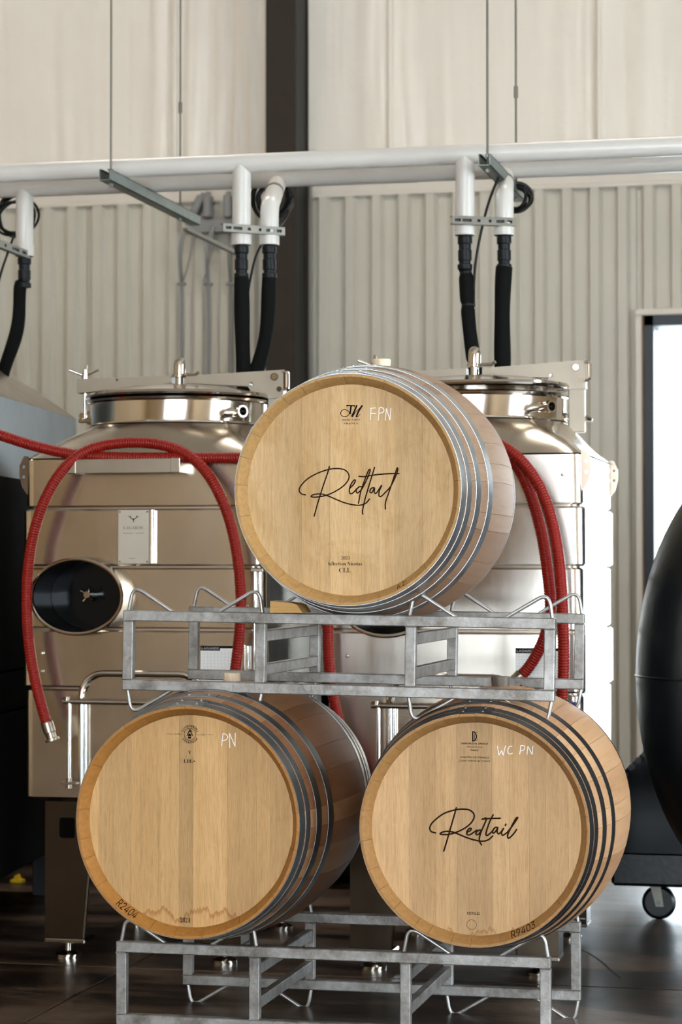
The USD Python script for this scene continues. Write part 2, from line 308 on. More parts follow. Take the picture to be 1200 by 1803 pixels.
M['floor'] = mat('stained_concrete', {'tc': ('texture_coordinate', {}), 'm': ('mapping', {'scale': (.35, 1.1, 1)}), 'n': ('noise_texture', {'scale': 2.2, 'detail': 9.0, 'roughness': .68, 'distortion': .5}),
        'r': ('rgb_ramp', {'ramp': [(.3, (.004, .003, .0022)), (.46, (.022, .014, .010)), (.56, (.115, .076, .054)), (.78, (.21, .15, .115))]}),
        'n2': ('noise_texture', {'scale': 1.3, 'detail': 6.0}), 'mr': ('map_range', {'from_min': .3, 'from_max': .7, 'to_min': .22, 'to_max': .46, 'clamp': True}),
        'n3': ('noise_texture', {'scale': 40.0, 'detail': 4.0}), 'b': ('bump', {'strength': .4, 'distance': .002}), 'p': ('principled_bsdf', {'specular_ior_level': .32})},
        [('tc.object', 'm.vector'), ('m.vector', 'n.vector'), ('n.fac', 'r.fac'), ('r.color', 'p.base_color'), ('tc.object', 'n2.vector'), ('n2.fac', 'mr.value'), ('mr.result', 'p.roughness'),
         ('tc.object', 'n3.vector'), ('n3.fac', 'b.height'), ('b.normal', 'p.normal')])
M['gauge'] = mat('sight_tube', {'p': ('principled_bsdf', {'base_color': (.92, .95, .97), 'roughness': .08, 'metallic': 1.0})})

# ------------------------------------------------------------------ the hall
YW = 12.7                                                  # back wall
XL, XR, YF, ZC = -9.0, 6.0, -6.0, 6.0
fl = thing('floor', None, None, (0, 0, 0), kind='structure')
jx = [XL, -6.4, -2.36, 1.7, XR]; jy = [YF, -1.0, 3.1, 7.17, 11.2, YW + .25]
for a, b in zip(jx, jx[1:]):
    for c, d in zip(jy, jy[1:]):
        part(fl, 'slab', bx(a + .003, b - .003, c + .003, d - .003, -.12, 0, .003), M['floor'], smooth=False)
part(fl, 'joint_bed', bx(XL, XR, YF, YW + .25, -.2, -.012), M['strut_dark'], smooth=False)
crack = smooth2([P_[:2] for P_ in (PZ(1000, 1663, 0), PZ(1035, 1678, 0), PZ(1060, 1695, 0), PZ(1072, 1706, 0), PZ(1091, 1722, 0))])
part(fl, 'crack', extr(LineString(crack).buffer(.004), .0006), M['strut_dark'], smooth=False, kind='stuff')
part(None, 'ground', bx(-25, 25, YW + .3, 45, -.3, -.05), M['outside'], smooth=False); tag(stage.GetPrimAtPath('/World/ground'), kind='structure')
def struct(name, m, mt): n = part(None, name, m, mt, smooth=False); tag(stage.GetPrimAtPath(n.path), kind='structure')
ce = thing('ceiling', None, None, (0, 0, 0), kind='structure')
part(ce, 'roof_sheet', bx(XL, XR, YF, YW + .3, ZC, ZC + .15), M['ceil'], smooth=False)
for lx, ly in ((-6.3, -2.4), (-1.5, 1.5), (2.5, 1.5), (-6.0, 9.6), (-3.6, 9.6), (-1.2, 9.6), (1.2, 9.6)):
    part(ce, 'fill_housing', cat(bx(lx - .62, lx + .62, ly - .22, ly + .22, 5.71, 5.77, .01), bx(lx - .5, lx - .48, ly - .01, ly + .01, 5.77, ZC), bx(lx + .48, lx + .5, ly - .01, ly + .01, 5.77, ZC)), M['fill_body'], smooth=False)  # housings added around the unseen fill lights
struct('wall_left', bx(XL - .2, XL, YF, YW + .3, 0, ZC), M['wall_paint'])
struct('wall_right', cat(bx(XR, XR + .2, YF, 2.5, 0, ZC), bx(XR, XR + .2, 6.5, YW + .3, 0, ZC), bx(XR, XR + .2, 2.5, 6.5, 3.8, ZC)), M['wall_paint'])
struct('wall_front', cat(bx(XL, -2.7, YF - .2, YF, 0, ZC), bx(3.5, XR, YF - .2, YF, 0, ZC), bx(-2.7, 3.5, YF - .2, YF, 4.2, ZC)), M['wall_paint'])

wb = thing('wall_back', None, None, (0, 0, 0), kind='structure')
DX0, DX1, DZ = P(1131, 700, YW)[0], 1.05, P(1133, 557, YW)[2]
ZT = P(600, 347, YW)[2]                                    # top of the ribbed liner
colx0, colx1 = P(467, 300, YW - .32)[0], P(520, 300, YW - .32)[0]
def liner(x0, x1, z0, z1, ph=0.0):
    per, d = .1524, .027; pts = []; x = math.floor((x0 - ph) / per) * per + ph
    while x < x1 + per:
        for u, h in ((.0, 0), (.010, d), (.058, d), (.078, 0)): pts.append((x + u, YW - h))
        x += per
    poly = Polygon(pts + [(pts[-1][0], YW + .04), (pts[0][0], YW + .04)]).intersection(sbox(x0, YW - 1, x1, YW + 1))
    return mv(extr(poly, z1 - z0), (0, 0, z0))
PW = .9144
def run(x0, x1, z0, z1):
    x = x0
    while x < x1 - .02:
        part(wb, 'liner_panel', liner(x + .0015, min(x + PW, x1) - .0015, z0, z1, x0 + .03), M['liner'], smooth=False); x += PW
run(XL, colx0 - .03, 0, ZT); run(colx1 + .02, DX0 - .03, 0, ZT); run(DX0 - .03, DX1 + .03, DZ + .03, ZT); run(DX1 + .03, XR, 0, ZT)
part(wb, 'backing', cat(bx(XL, DX0, YW + .04, YW + .25, 0, ZC), bx(DX1, XR, YW + .04, YW + .25, 0, ZC), bx(DX0, DX1, YW + .04, YW + .25, DZ, ZC)), M['liner'], smooth=False)
for a, b in ((XL, colx0 - .03), (colx1 + .02, XR)):
    part(wb, 'top_trim', cat(bx(a, b, YW - .030, YW + .04, ZT - .004, ZT + .022, .003), bx(a, b, YW - .012, YW + .04, ZT + .022, ZT + .20)), M['trim'], smooth=False)
for px, py in ((133, 389), (224, 384), (660, 370), (754, 366), (850, 362), (945, 360), (1041, 355), (1138, 351), (1140, 545), (580, 376)):
    q = P(px, py, YW)
    part(wb, 'screw', mv(lathe([(0, -.008), (.006, -.006), (.0085, 0)], 10, 'y'), (q[0], YW, q[2])), M['conduit'])
# wrinkled vinyl insulation above the liner, sheet by sheet
seams = [XL, P(90, 100, YW)[0] - 1.9, P(-140, 100, YW)[0], P(312, 100, YW)[0], P(690, 100, YW)[0], P(1056, 100, YW)[0], P(1056, 100, YW)[0] + 1.75, XR]
seams = sorted(seams)
for a, b in zip(seams, seams[1:]):
    nx, nz = max(8, int((b - a) / .014)), 46
    X, Z = np.meshgrid(np.linspace(a, b, nx), np.linspace(ZT + .19, ZC, nz), indexing='ij')
    e = np.minimum(X - a, b - X)
    near = np.exp(-(e / .16) ** 2)
    strong = ((X > seams[3]) & (X < colx0)).astype(float) if len(seams) > 4 else 0
    q = np.stack([X * 9, Z * .55, X * 0 + 3.1], -1)
    fold = (meshkit.fbm(q, 3, 5) - .5)
    q2 = np.stack([X * 22 + 1.3 * meshkit.noise(np.stack([X * 2, Z * 1.2, X * 0], -1), 8), Z * .35, X * 0 + 1.7], -1)
    fold2 = (meshkit.fbm(q2, 2, 11) - .5)
    amp = .016 + .05 * near + .06 * ((X > P(318, 0, YW)[0]) & (X < colx0 + .1))
    D = np.clip(fold * amp * 1.1 + fold2 * amp * .55, -.02, .03)
    bul = .012 * np.sin(np.pi * np.clip((Z - ZT) / (ZC - ZT), 0, 1)) + .008
    Yv = YW - .005 - bul - D - .012 * np.exp(-(e / .012) ** 2)
    v = np.stack([X, Yv, Z], -1).reshape(-1, 3)
    i, j = np.meshgrid(np.arange(nx - 1), np.arange(nz - 1), indexing='ij')
    qd = np.stack([i * nz + j, (i + 1) * nz + j, (i + 1) * nz + j + 1, i * nz + j + 1], -1).reshape(-1, 4)
    f = np.vstack([qd[:, [0, 1, 2]], qd[:, [0, 2, 3]]])
    part(wb, 'insulation_sheet', (v, f), M['vinyl'], smooth=True)
    part(wb, 'seam_strip', bx(a - .012, a + .012, YW - .055, YW - .02, ZT + .19, ZC, .004), M['vinyl'], smooth=False)

# steel column in front of the back wall
cy0 = YW - .32; cx = (colx0 + colx1) / 2
col = thing('steel_column', 'dark brown painted steel column rising the full height of the back wall', 'column', (cx, cy0, 0))
part(col, 'front_flange', bx(colx0, colx1, cy0, cy0 + .014, 0, ZC, .002), M['column'], smooth=False, world=True)
part(col, 'web', bx(colx1 - .02, colx1 - .012, cy0 + .014, YW - .03, 0, ZC), M['column_shade'], smooth=False, world=True)  # shaded side of the column, painted near black
part(col, 'rear_flange', bx(colx0, colx1, YW - .030, YW - .016, 0, ZC, .002), M['column'], smooth=False, world=True)
# doorway at the right
d1 = thing('door_1', None, None, (0, 0, 0), kind='structure')
fw = P(1155, 700, YW)[0] - P(1134, 700, YW)[0]
for x0, x1, mt, nm, yy in ((DX0, DX0 + .012, 'timber', 'timber_edge', YW - .045), (DX0 + .012, DX0 + fw, 'frame', 'jamb', YW - .05), (DX1 - fw, DX1, 'frame', 'jamb', YW - .05)):
    part(d1, nm, bx(x0, x1, yy, YW + .25, 0, DZ, .002), M[mt], smooth=False)
part(d1, 'lintel', bx(DX0 + .012, DX1, YW - .05, YW + .25, DZ - fw * .9, DZ, .002), M['frame'], smooth=False)
part(d1, 'door_trim', cat(bx(DX0 - .035, DX0, YW - .055, YW, 0, DZ - .0005, .003), bx(DX0 - .035, DX1 + .03, YW - .055, YW, DZ, DZ + .035, .003)), M['trim'], smooth=False)

# ------------------------------------------------------------------ barrels
def barrel(name, label, pxc, pyc, depth, Rh, Rb, hoops, hoopmat, rivmat, edges, tones, headcol, stavecols, chime, bungmat, seed, stain=None, dz=0.0, blotch=.12, bung_h=.022, headk=(.77, .785, .77), patch=.10):
    rg = np.random.default_rng(seed); Lb = .88
    w = CAM + (FV * FPX + RV * (pxc - 600) - UV * (pyc - 901.5)) * (depth / FPX)
    X0, Y0, Z0 = w[0], w[1], w[2] + dz
    T = thing(name, label, 'barrel', (X0, Y0 + Lb / 2, Z0 - Rb))
    loc = lambda px, py, e=.034: (lambda q: (q[0] - X0, q[2] - Z0))(P(px, py, Y0 + e))
    rad = lambda y: Rh + (Rb - Rh) * np.maximum(0, 1 - ((np.asarray(y, float) - Lb / 2) / (Lb / 2)) ** 2) ** 1.2
    O = np.array([0, -Lb / 2, Rb])
    uid = 'barrel%d' % seed; smats = [wood('%s_stave%d' % (uid, i), L(cv), grain=(90, 3, 90), amp=.12, blotch=.14, flecks=False, mask=(Rb, Rh - .0009, L(chime))) for i, cv in enumerate(stavecols)] if len(stavecols) else []
    # staves
    ys = np.r_[0, .02, .05, np.linspace(.1, .78, 13), .83, .86, Lb]
    outer = [(float(rad(y)), y) for y in ys]
    inn = [(Rh - .007, Lb), (Rh - .0255, Lb - .034), (Rh - .0265, Lb - .062)] + [(float(rad(y)) - .026, y) for y in (.7, .56, .44, .32, .18)] + [(Rh - .0265, .062), (Rh - .0255, .034), (Rh - .007, 0)]
    loop = np.array(outer + inn); n = len(loop)
    capt = trimesh.creation.triangulate_polygon(Polygon(loop), engine='earcut'); cf = np.asarray(capt[1])
    if Polygon(capt[0][cf[0]]).exterior.is_ccw is False: cf = cf[:, ::-1]
    widths = rg.uniform(.6, 1.35, 30); ang = np.r_[0, np.cumsum(widths)] / widths.sum() * 2 * np.pi + rg.uniform(0, .2)
    for a0, a1 in zip(ang, ang[1:]):
        g = .0011; A = np.linspace(a0 + g, a1 - g, 4); dr = rg.normal(0, .00025)
        v = np.stack([np.stack([(loop[:, 0] + dr) * np.cos(t), loop[:, 1], (loop[:, 0] + dr) * np.sin(t)], 1) for t in A]).reshape(-1, 3)
        f = []
        for k in range(3):
            i = np.arange(n); j = (i + 1) % n
            f.append(np.stack([k * n + i, k * n + j, (k + 1) * n + j], 1)); f.append(np.stack([k * n + i, (k + 1) * n + j, (k + 1) * n + i], 1))
        f = np.vstack(f + [cf[:, ::-1], cf + 3 * n])
        t = trimesh.Trimesh(v, f, process=False)
        if t.volume < 0: f = f[:, ::-1]
        part(T, 'stave', (v + O, f), smats[rg.integers(len(smats))], smooth=40)
    # hoops, front set mirrored to the back
    for ya, yb in list(hoops) + [(Lb - b, Lb - a) for a, b in hoops]:
        yy = np.linspace(ya, yb, 5); prof = [(float(rad(y)) + .0002, y) for y in yy] + [(float(rad(y)) + .0014, y) for y in yy[::-1]]
        h = [lathe(prof, 96, 'y', close=True)]
        th = np.linspace(1.43, 1.74, 9); ov = []
        for y in (ya + .001, yb - .001):
            for r_ in (.0012, .0030): ov.append(np.stack([(float(rad(y)) + r_) * np.cos(th), np.full(9, y), (float(rad(y)) + r_) * np.sin(th)], 1))
        vv = np.stack(ov, 1).reshape(-1, 3); ff = []
        for i in range(8):
            for p, q in ((0, 1), (1, 3), (3, 2), (2, 0)): ff += [(i * 4 + p, i * 4 + q, i * 4 + 4 + q), (i * 4 + p, i * 4 + 4 + q, i * 4 + 4 + p)]
        ff += [(0, 2, 3), (0, 3, 1), (32, 35, 34), (32, 33, 35)]
        H = part(T, 'hoop', mv(cat(h + [(vv, np.array(ff))]), O), hoopmat, smooth=35)
        for a_ in (1.50, 1.67):
            ym = (ya + yb) / 2; r_ = float(rad(ym)) + .004
            rv = lathe([(0, .0035), (.003, .0028), (.005, 0), (.005, -.003)], 10)
            rv = rot(rv, (0, 1, 0), math.pi / 2 - a_); part(H, 'rivet', mv(rv, O + np.array([r_ * math.cos(a_), ym, r_ * math.sin(a_)])), rivmat)
    # head boards
    hm = [wood('%s_head%d' % (uid, i), np.array(L(headcol)) * np.array(headk) * t, grain=(95, 95, 2.2), amp=.11, blotch=blotch, stain=stain, patch=patch) for i, t in enumerate((.80, .90, 1.0, 1.10))]
    disc = Point(0, 0).buffer(Rh - .0248, quad_segs=40)
    xs = [-.4] + [loc(e, pyc)[0] for e in edges] + [.4]
    for k, (a, b) in enumerate(zip(xs, xs[1:])):
        g = disc.intersection(sbox(a + .00012, -1, b - .00012, 1))
        if g.is_empty: continue
        m = face(g, .056, .022 + (.0005 if k % 2 else 0) - .0001 * (k % 3)); part(T, 'head_board', mv(m, O), hm[tones[k % len(tones)]], smooth=False)
    part(T, 'rear_head', mv(face(disc, Lb - .034, .022), O), hm[1], smooth=False)
    # bung
    part(T, 'bung', mv(lathe([(0, -.03), (.021, -.03), (.026, bung_h - .004), (.0245, bung_h), (0, bung_h + .001)], 28), (0, 0, 2 * Rb)), bungmat)
    T.front = O[1] + .034; T.loc = loc; T.Rb = Rb; T.Rh = Rh; T.Y0 = Y0
    def ink(name, polys, m, h=.0004): part(T, name, mv(face(unary_union(polys), 0, h), (0, T.front - .0006, Rb)), m, smooth=False)
    T.ink = ink
    def stroke(pts, z, o, w, sm=True):                     # pen stroke: picture points of a zoom with factor z and origin o
        q = np.array([loc(o[0] + a / z, o[1] + b / z) for a, b in pts]); q = smooth2(q) if sm else q
        return LineString(q).buffer(w / 2, quad_segs=3)
    T.stroke = stroke
    def words(text, x0, x1, yb, cap, style='sans', bold=False, z=1, o=(0, 0)):
        a, b = loc(o[0] + x0 / z, o[1] + yb / z), loc(o[0] + x1 / z, o[1] + yb / z); mp = (b[0] - a[0]) / ((x1 - x0) / z) / 1.0
        return fit(glyphs(text, style, bold), a[0], b[0], a[1], cap / z * .00148)
    T.words = words
    def chime_text(text, ang, cap, width):                  # hand lettering on the bevelled stave ends
        g = fit(glyphs(text), -width / 2, width / 2, -cap / 2, cap); v, f = extr(g.segmentize(.004), .0004)
        r = Rh - .0160 - v[:, 1]; a = ang + v[:, 0] / r; y = np.clip((Rh - .007 - r) / .0185, 0, 1) * .034 - v[:, 2] - .0004
        return mv((np.stack([r * np.cos(a), y, r * np.sin(a)], 1), f), O)
    T.chime_text = chime_text
    return T

H_U = [(.001, .035), (.046, .077), (.112, .146), (.208, .248)]
H_L = [(.001, .038), (.046, .074), (.115, .150), (.200, .238)]
H_R = [(.001, .034), (.042, .072), (.115, .148), (.205, .238)]
OAK = [(150, 121, 99), (143, 114, 92), (158, 129, 106), (137, 107, 85)]
OAK_R = [(190, 149, 112), (182, 140, 104), (198, 158, 120), (174, 132, 96)]
U = barrel('wine_barrel', 'upper oak wine barrel with galvanized hoops and chalk letters FPN', 610, 866, 6.08, .3025, .357, H_U, M['galv'], M['rivet'],
           [484, 531, 581, 636, 695, 744, 790], [2, 1, 2, 3, 2, 1, 2, 3], (219, 182, 135), OAK, (172, 134, 84), M['bung'], 3, dz=.006, blotch=.16, patch=.17)
BL = barrel('wine_barrel', 'lower left oak wine barrel with grey hoops and chalk letters PN', 328, 1445.5, 6.065, .3025, .348, H_L, M['galv_dark'], M['rivet'],
            [174, 231, 280, 315, 340, 400, 452, 476, 511], [3, 1, 2, 2, 0, 3, 1, 2, 1, 3], (216, 174, 118), [(150, 108, 74), (140, 96, 64), (160, 118, 82), (128, 86, 57)], (158, 108, 50), M['bung'], 4,
            stain=(.020, .11, (.66, .48, .28)), dz=-.004, headk=(.73, .727, .75), patch=.05)
BR = barrel('wine_barrel', 'lower right oak wine barrel with black hoops and chalk letters WC PN', 833, 1462, 5.95, .298, .347, H_R, M['black_hoop'], M['rivet_dark'],
            [720, 766, 804, 866, 897, 931, 960, 1000], [3, 1, 2, 0, 2, 2, 1, 2, 3], (214, 177, 133), OAK_R, (156, 115, 68), M['bung_dark'], 5, stain=(.010, .08, (.70, .56, .36)), bung_h=.026, headk=(.755, .73, .69), patch=.05)

# lettering on the upper barrel
z, o = 6.0, (515, 810); wv = .0034
S = [U.stroke(p, z, o, wv) for p in (
    [(135, 368), (95, 358), (70, 325), (85, 275), (150, 205), (250, 145), (370, 102), (470, 90), (550, 105), (592, 150), (590, 205), (545, 265), (470, 320), (370, 368), (300, 385), (230, 393), (195, 385), (215, 368), (265, 358), (320, 362), (400, 390), (480, 425), (560, 455), (640, 473), (710, 477), (770, 458), (812, 412)],
    [(388, 70), (365, 150), (330, 250), (290, 375), (255, 490), (228, 592)],
    [(602, 300), (640, 262), (662, 222), (650, 212), (620, 250), (600, 305), (602, 345), (620, 357), (650, 335), (680, 300)],
    [(737, 283), (700, 285), (672, 320), (680, 347), (707, 332), (740, 290), (790, 190), (818, 112), (810, 100), (792, 130), (758, 220), (720, 330), (695, 457)],
    [(865, 78), (840, 160), (800, 290), (760, 430), (738, 540), (742, 570)], [(700, 172), (760, 175), (860, 158), (1000, 145), (1122, 143)],
    [(862, 292), (830, 300), (815, 333), (835, 345), (864, 298), (862, 342), (885, 347), (935, 272)],
    [(940, 268), (915, 330), (912, 378), (935, 383), (975, 345), (1030, 285), (1075, 200), (1108, 112), (1106, 82), (1090, 120), (1050, 240), (1010, 360), (980, 450), (978, 518)])]
U.ink('script_lettering', S, M['mark'])
z, o = 9.231, (580, 690)
tmk = [U.stroke([(280, 222), (405, 226)], z, o, .0032, False), U.stroke([(283, 215), (279, 248)], z, o, .0012, False), U.stroke([(404, 215), (400, 250)], z, o, .0012, False), U.stroke([(350, 225), (334, 350)], z, o, .0042, False), U.stroke([(315, 350), (355, 350)], z, o, .0014, False),
       U.stroke([(335, 342), (290, 392), (240, 403), (195, 385), (181, 340), (205, 300), (255, 290), (300, 312), (332, 350)], z, o, .0018),
       U.stroke([(352, 398), (380, 340), (440, 225)], z, o, .0016), U.stroke([(440, 225), (405, 310), (372, 398)], z, o, .0044), U.stroke([(378, 398), (440, 310), (538, 222)], z, o, .0016), U.stroke([(525, 228), (470, 318), (436, 398)], z, o, .0044), U.stroke([(436, 400), (462, 400), (492, 364)], z, o, .0014)]
U.ink('cooper_monogram', tmk, M['ink'])
U.ink('printed_lettering', [U.words('MERCUREY', 200, 508, 470, 26, 'serif', z=z, o=o), U.words('FRANCE', 230, 470, 527, 26, 'serif', z=z, o=o)], M['ink'])
U.ink('chalk_letters', [U.stroke(p, z, o, .0021, len(p) > 3) for p in ([(668, 450), (672, 265)], [(666, 266), (750, 262)], [(668, 352), (748, 352)], [(795, 460), (806, 260)], [(805, 265), (845, 252), (885, 295), (860, 335), (805, 347)], [(905, 460), (922, 270), (980, 455)], [(980, 455), (995, 265)])], M['chalk'])
z, o = 6.667, (560, 965)
U.ink('printed_lettering', [U.words('2023', 272, 368, 134, 36, 'serif', z=z, o=o), U.words('Selection Nicolas', 116, 514, 203, 40, 'serif', z=z, o=o), U.stroke([(160, 168), (170, 158)], z, o, .0012, False), U.words('CLL', 245, 380, 285, 52, 'serif', z=z, o=o)], M['ink'])
part(U, 'handwritten_number', U.chime_text('A 2501', math.radians(-57.5), .011, .055), M['mark'], smooth=False)
# lower right barrel
z, o = 6.667, (745, 1410); wv = .0040
S = [BR.stroke(p, z, o, wv) for p in (
    [(142, 376), (95, 362), (75, 325), (95, 270), (160, 205), (250, 145), (370, 107), (460, 97), (540, 108), (590, 150), (592, 205), (550, 270), (470, 330), (370, 375), (290, 395), (220, 395), (197, 385), (230, 365), (290, 358), (350, 368), (420, 395), (510, 432), (600, 460), (690, 474), (760, 458), (815, 412)],
    [(386, 82), (365, 160), (310, 350), (270, 490), (240, 590)],
    [(515, 367), (550, 350), (562, 326), (540, 325), (512, 360), (515, 395), (545, 398), (590, 370), (625, 345)],
    [(682, 345), (650, 345), (618, 375), (622, 396), (650, 390), (682, 345)], [(690, 218), (735, 202), (735, 230), (700, 310), (665, 400), (657, 470), (682, 517)],
    [(818, 165), (780, 240), (745, 340), (735, 393), (750, 406), (785, 380), (820, 345)], [(690, 215), (790, 207), (902, 205)],
    [(872, 312), (840, 315), (812, 355), (820, 380), (850, 355), (872, 318), (865, 365), (885, 387), (915, 360), (940, 325)],
    [(940, 325), (918, 370), (925, 402), (945, 398), (985, 370)], [(968, 274), (962, 290)],
    [(985, 370), (1040, 300), (1100, 212), (1103, 195), (1080, 215), (1030, 310), (992, 390), (990, 430), (1010, 434), (1060, 385), (1095, 335)])]
BR.ink('script_lettering', S, M['mark'])
z, o = 7.5, (790, 1275)
D_ = [BR.stroke([(312, 100), (312, 225)], z, o, .0024, False), BR.stroke([(312, 100), (345, 112), (364, 160), (350, 205), (312, 225)], z, o, .0026)] + \
     [BR.stroke([(a, 118 + (a - 322) * .5), (a, 212 - (a - 322) * .4)], z, o, .0008, False) for a in (324, 334, 344)] + [BR.stroke([(330, 224), (372, 222), (372, 190)], z, o, .0008, False), BR.stroke([(358, 100), (374, 112)], z, o, .0008, False)]
BR.ink('cooper_emblem', D_, M['ink'])
BR.ink('printed_lettering', [BR.words('DARGAUD & JAEGLE', 162, 514, 264, 20, bold=True, z=z, o=o), BR.words('Tonnellerie', 235, 445, 306, 22, 'script', z=z, o=o), BR.words('FRANCE', 280, 388, 352, 17, bold=True, z=z, o=o),
                             BR.words('CENTRE DE FRANCE', 148, 534, 448, 22, z=z, o=o), BR.words('LIGHT MEDIUM TOAST', 133, 549, 494, 22, z=z, o=o)], M['ink'])
BR.ink('chalk_letters', [BR.stroke(p, z, o, .0022, len(p) > 5) for p in ([(640, 290), (660, 408), (695, 350), (715, 408), (748, 285)], [(832, 290), (800, 296), (780, 330), (778, 370), (800, 395), (838, 385)], [(935, 395), (950, 285)], [(945, 285), (980, 283), (1002, 300), (990, 338), (960, 350), (942, 350)], [(1030, 400), (1042, 290), (1098, 400), (1108, 290)])], M['chalk'])
BR.ink('lot_number', [BR.words('S2191112', 822, 844, 1610, 4.0, bold=True), Point(*BR.loc(830, 1628)).buffer(.0128).difference(Point(*BR.loc(830, 1628)).buffer(.0120))], M['mark'])
part(BR, 'handwritten_number', BR.chime_text('R9403', math.radians(-63.5), .014, .068), M['mark'], smooth=False)
# lower left barrel
z, o = 7.5, (280, 1260); cc = np.array(BL.loc(o[0] + 407 / z, o[1] + 245 / z)); mp = .00150 / z
ring = Point(*cc).buffer(82 * mp, quad_segs=20).difference(Point(*cc).buffer(76 * mp, quad_segs=20))
def arc_text(text, r, a0, a1, cap, inward=False):
    out = []
    for k, ch in enumerate(text):
        g = glyphs(ch, 'serif'); x0, _, x1, _ = g.bounds; a = a0 + (a1 - a0) * k / (len(text) - 1)
        g = affinity.scale(affinity.translate(g, -(x0 + x1) / 2, -.5), cap, cap, origin=(0, 0))
        g = affinity.rotate(g, math.degrees(a) - (90 if not inward else -90), origin=(0, 0))
        out.append(affinity.translate(g, cc[0] + r * math.cos(a), cc[1] + r * math.sin(a)))
    return out
R_ = math.radians
emb = [ring] + arc_text('FASSBINDEREI', 108 * mp, R_(158), R_(20), 30 * mp) + arc_text('STOCKINGER', 108 * mp, R_(216), R_(326), 30 * mp, True)
emb += [BL.stroke(p, z, o, .0022, False) for p in ([(407, 180), (370, 262)], [(407, 180), (440, 262)], [(390, 216), (432, 200)])]
b_ = affinity.translate(affinity.scale(Point(0, 0).buffer(1), 24 * mp, 34 * mp), *BL.loc(o[0] + 403 / z, o[1] + 272 / z)); emb += [b_.difference(sbox(*(b_.centroid.x - .02, b_.centroid.y - .0006, b_.centroid.x + .02, b_.centroid.y + .0006)))]
emb += [BL.stroke(p, z, o, .0007, False) for p in ([(105, 240), (182, 242)], [(640, 252), (716, 254)])]
BL.ink('cooper_emblem', emb, M['ink'])
BL.ink('printed_lettering', [BL.words('AUSTRIA', 190, 302, 249, 14, 'serif', z=z, o=o), BL.words('AUSTRIA', 512, 624, 258, 14, 'serif', z=z, o=o), BL.words('Y', 384, 424, 508, 46, 'serif', z=z, o=o), BL.words('LDL', 324, 444, 622, 46, 'serif', z=z, o=o), BL.stroke([(452, 600), (476, 602)], z, o, .0012, False), BL.stroke([(464, 592), (464, 612)], z, o, .0012, False),
                             BL.words('2024', 317, 335, 1624, 8.5, 'serif')], M['ink'])
BL.ink('chalk_letters', [BL.stroke(p, z, o, .0020, len(p) > 4) for p in ([(825, 400), (845, 235)], [(842, 237), (875, 245), (906, 275), (892, 312), (865, 325), (836, 330)], [(932, 420), (930, 235), (1003, 405), (1006, 230)])], M['chalk'])
part(BL, 'handwritten_number', BL.chime_text('R2404', math.radians(234.5), .013, .062), M['mark'], smooth=False)

# ------------------------------------------------------------------ racks
def rack(name, label, X, Y, zb, h, roll):
    """X: middle of the front rail, Y: face of the front rail, zb: top of the bottom rail, h: top of bottom rail to top of top rail"""
    W, D, t = 1.181, .62, .0295; T = thing(name, label, 'rack', (X, Y + D / 2, zb - t))
    fx = lambda m: rot(m, (0, 1, 0), roll)                  # a rack that has settled lower at its right end
    top = h + t
    pt = lambda n, m, mt='rack', **k: part(T, n, fx(m), M[mt], smooth=k.pop('smooth', False), **k)
    fr, bk = -D / 2, D / 2
    posts = (-W / 2, -W / 2 + .372, W / 2 - .372 - .026, W / 2 - .028)
    for yy in (fr, bk):
        pt('rail', bx(-W / 2, W / 2, yy, yy + t, 0, t, .0025)); pt('rail', bx(-W / 2, W / 2, yy, yy + t, top - t, top, .0025))
        for x in posts:
            pt('post', bx(x, x + .028, yy + .0015, yy + t - .0015, t, top - t, .002))
            for zz in (t, top - t):                         # weld beads
                pt('weld', cat([sweep([(x + u, yy - .0005, zz), (x + v, yy - .0005, zz)], .0022, 6) for u, v in ((0, .028),)]))
        ym = yy + t / 2
        for x0, sg in ((-W / 2 + .012, 1), (-W / 2 + .389, -1), (W / 2 - .389, 1), (W / 2 - .008, -1)):
            for zz, u in ((top, 1), (0, -1)):
                p = fillet([(x0, ym, zz - .002 * u), (x0 + .012 * sg, ym, zz + .066 * u), (x0 + .124 * sg, ym, zz - .002 * u)], .033, 9)
                pt('cradle_rod', sweep(p, .0052, 10), 'rod', smooth=True)
    for x in posts[1:3]:
        for z0 in (top - .078, top - .169):
            pt('cross_bar', bx(x + .002, x + .026, fr + t, bk, z0, z0 + .03, .002))
    return T
rack('barrel_rack', 'lower galvanized barrel rack standing on the floor under both lower barrels', -1.4246, 6.0269, .080, .1950, 0.0)
rack('barrel_rack', 'upper galvanized barrel rack lying on top of the two lower barrels', -1.4168, 6.049, .9740, .1880, .0144)
q0, q1 = P(481, 1079, 6.049), P(538, 1079, 6.049)
wz = .9740 + .1880
wd = Polygon([(q0[0], 0), (q1[0], 0), (q1[0] - .016, .022), (q1[0] - .03, .026), (q0[0], .032)])
single('wedge', mv(face(wd, 0, .10), (0, 6.115, wz + .0030)), M['wedge'], 'small wooden wedge chocking the upper barrel on its rack', 'wedge', smooth=False)

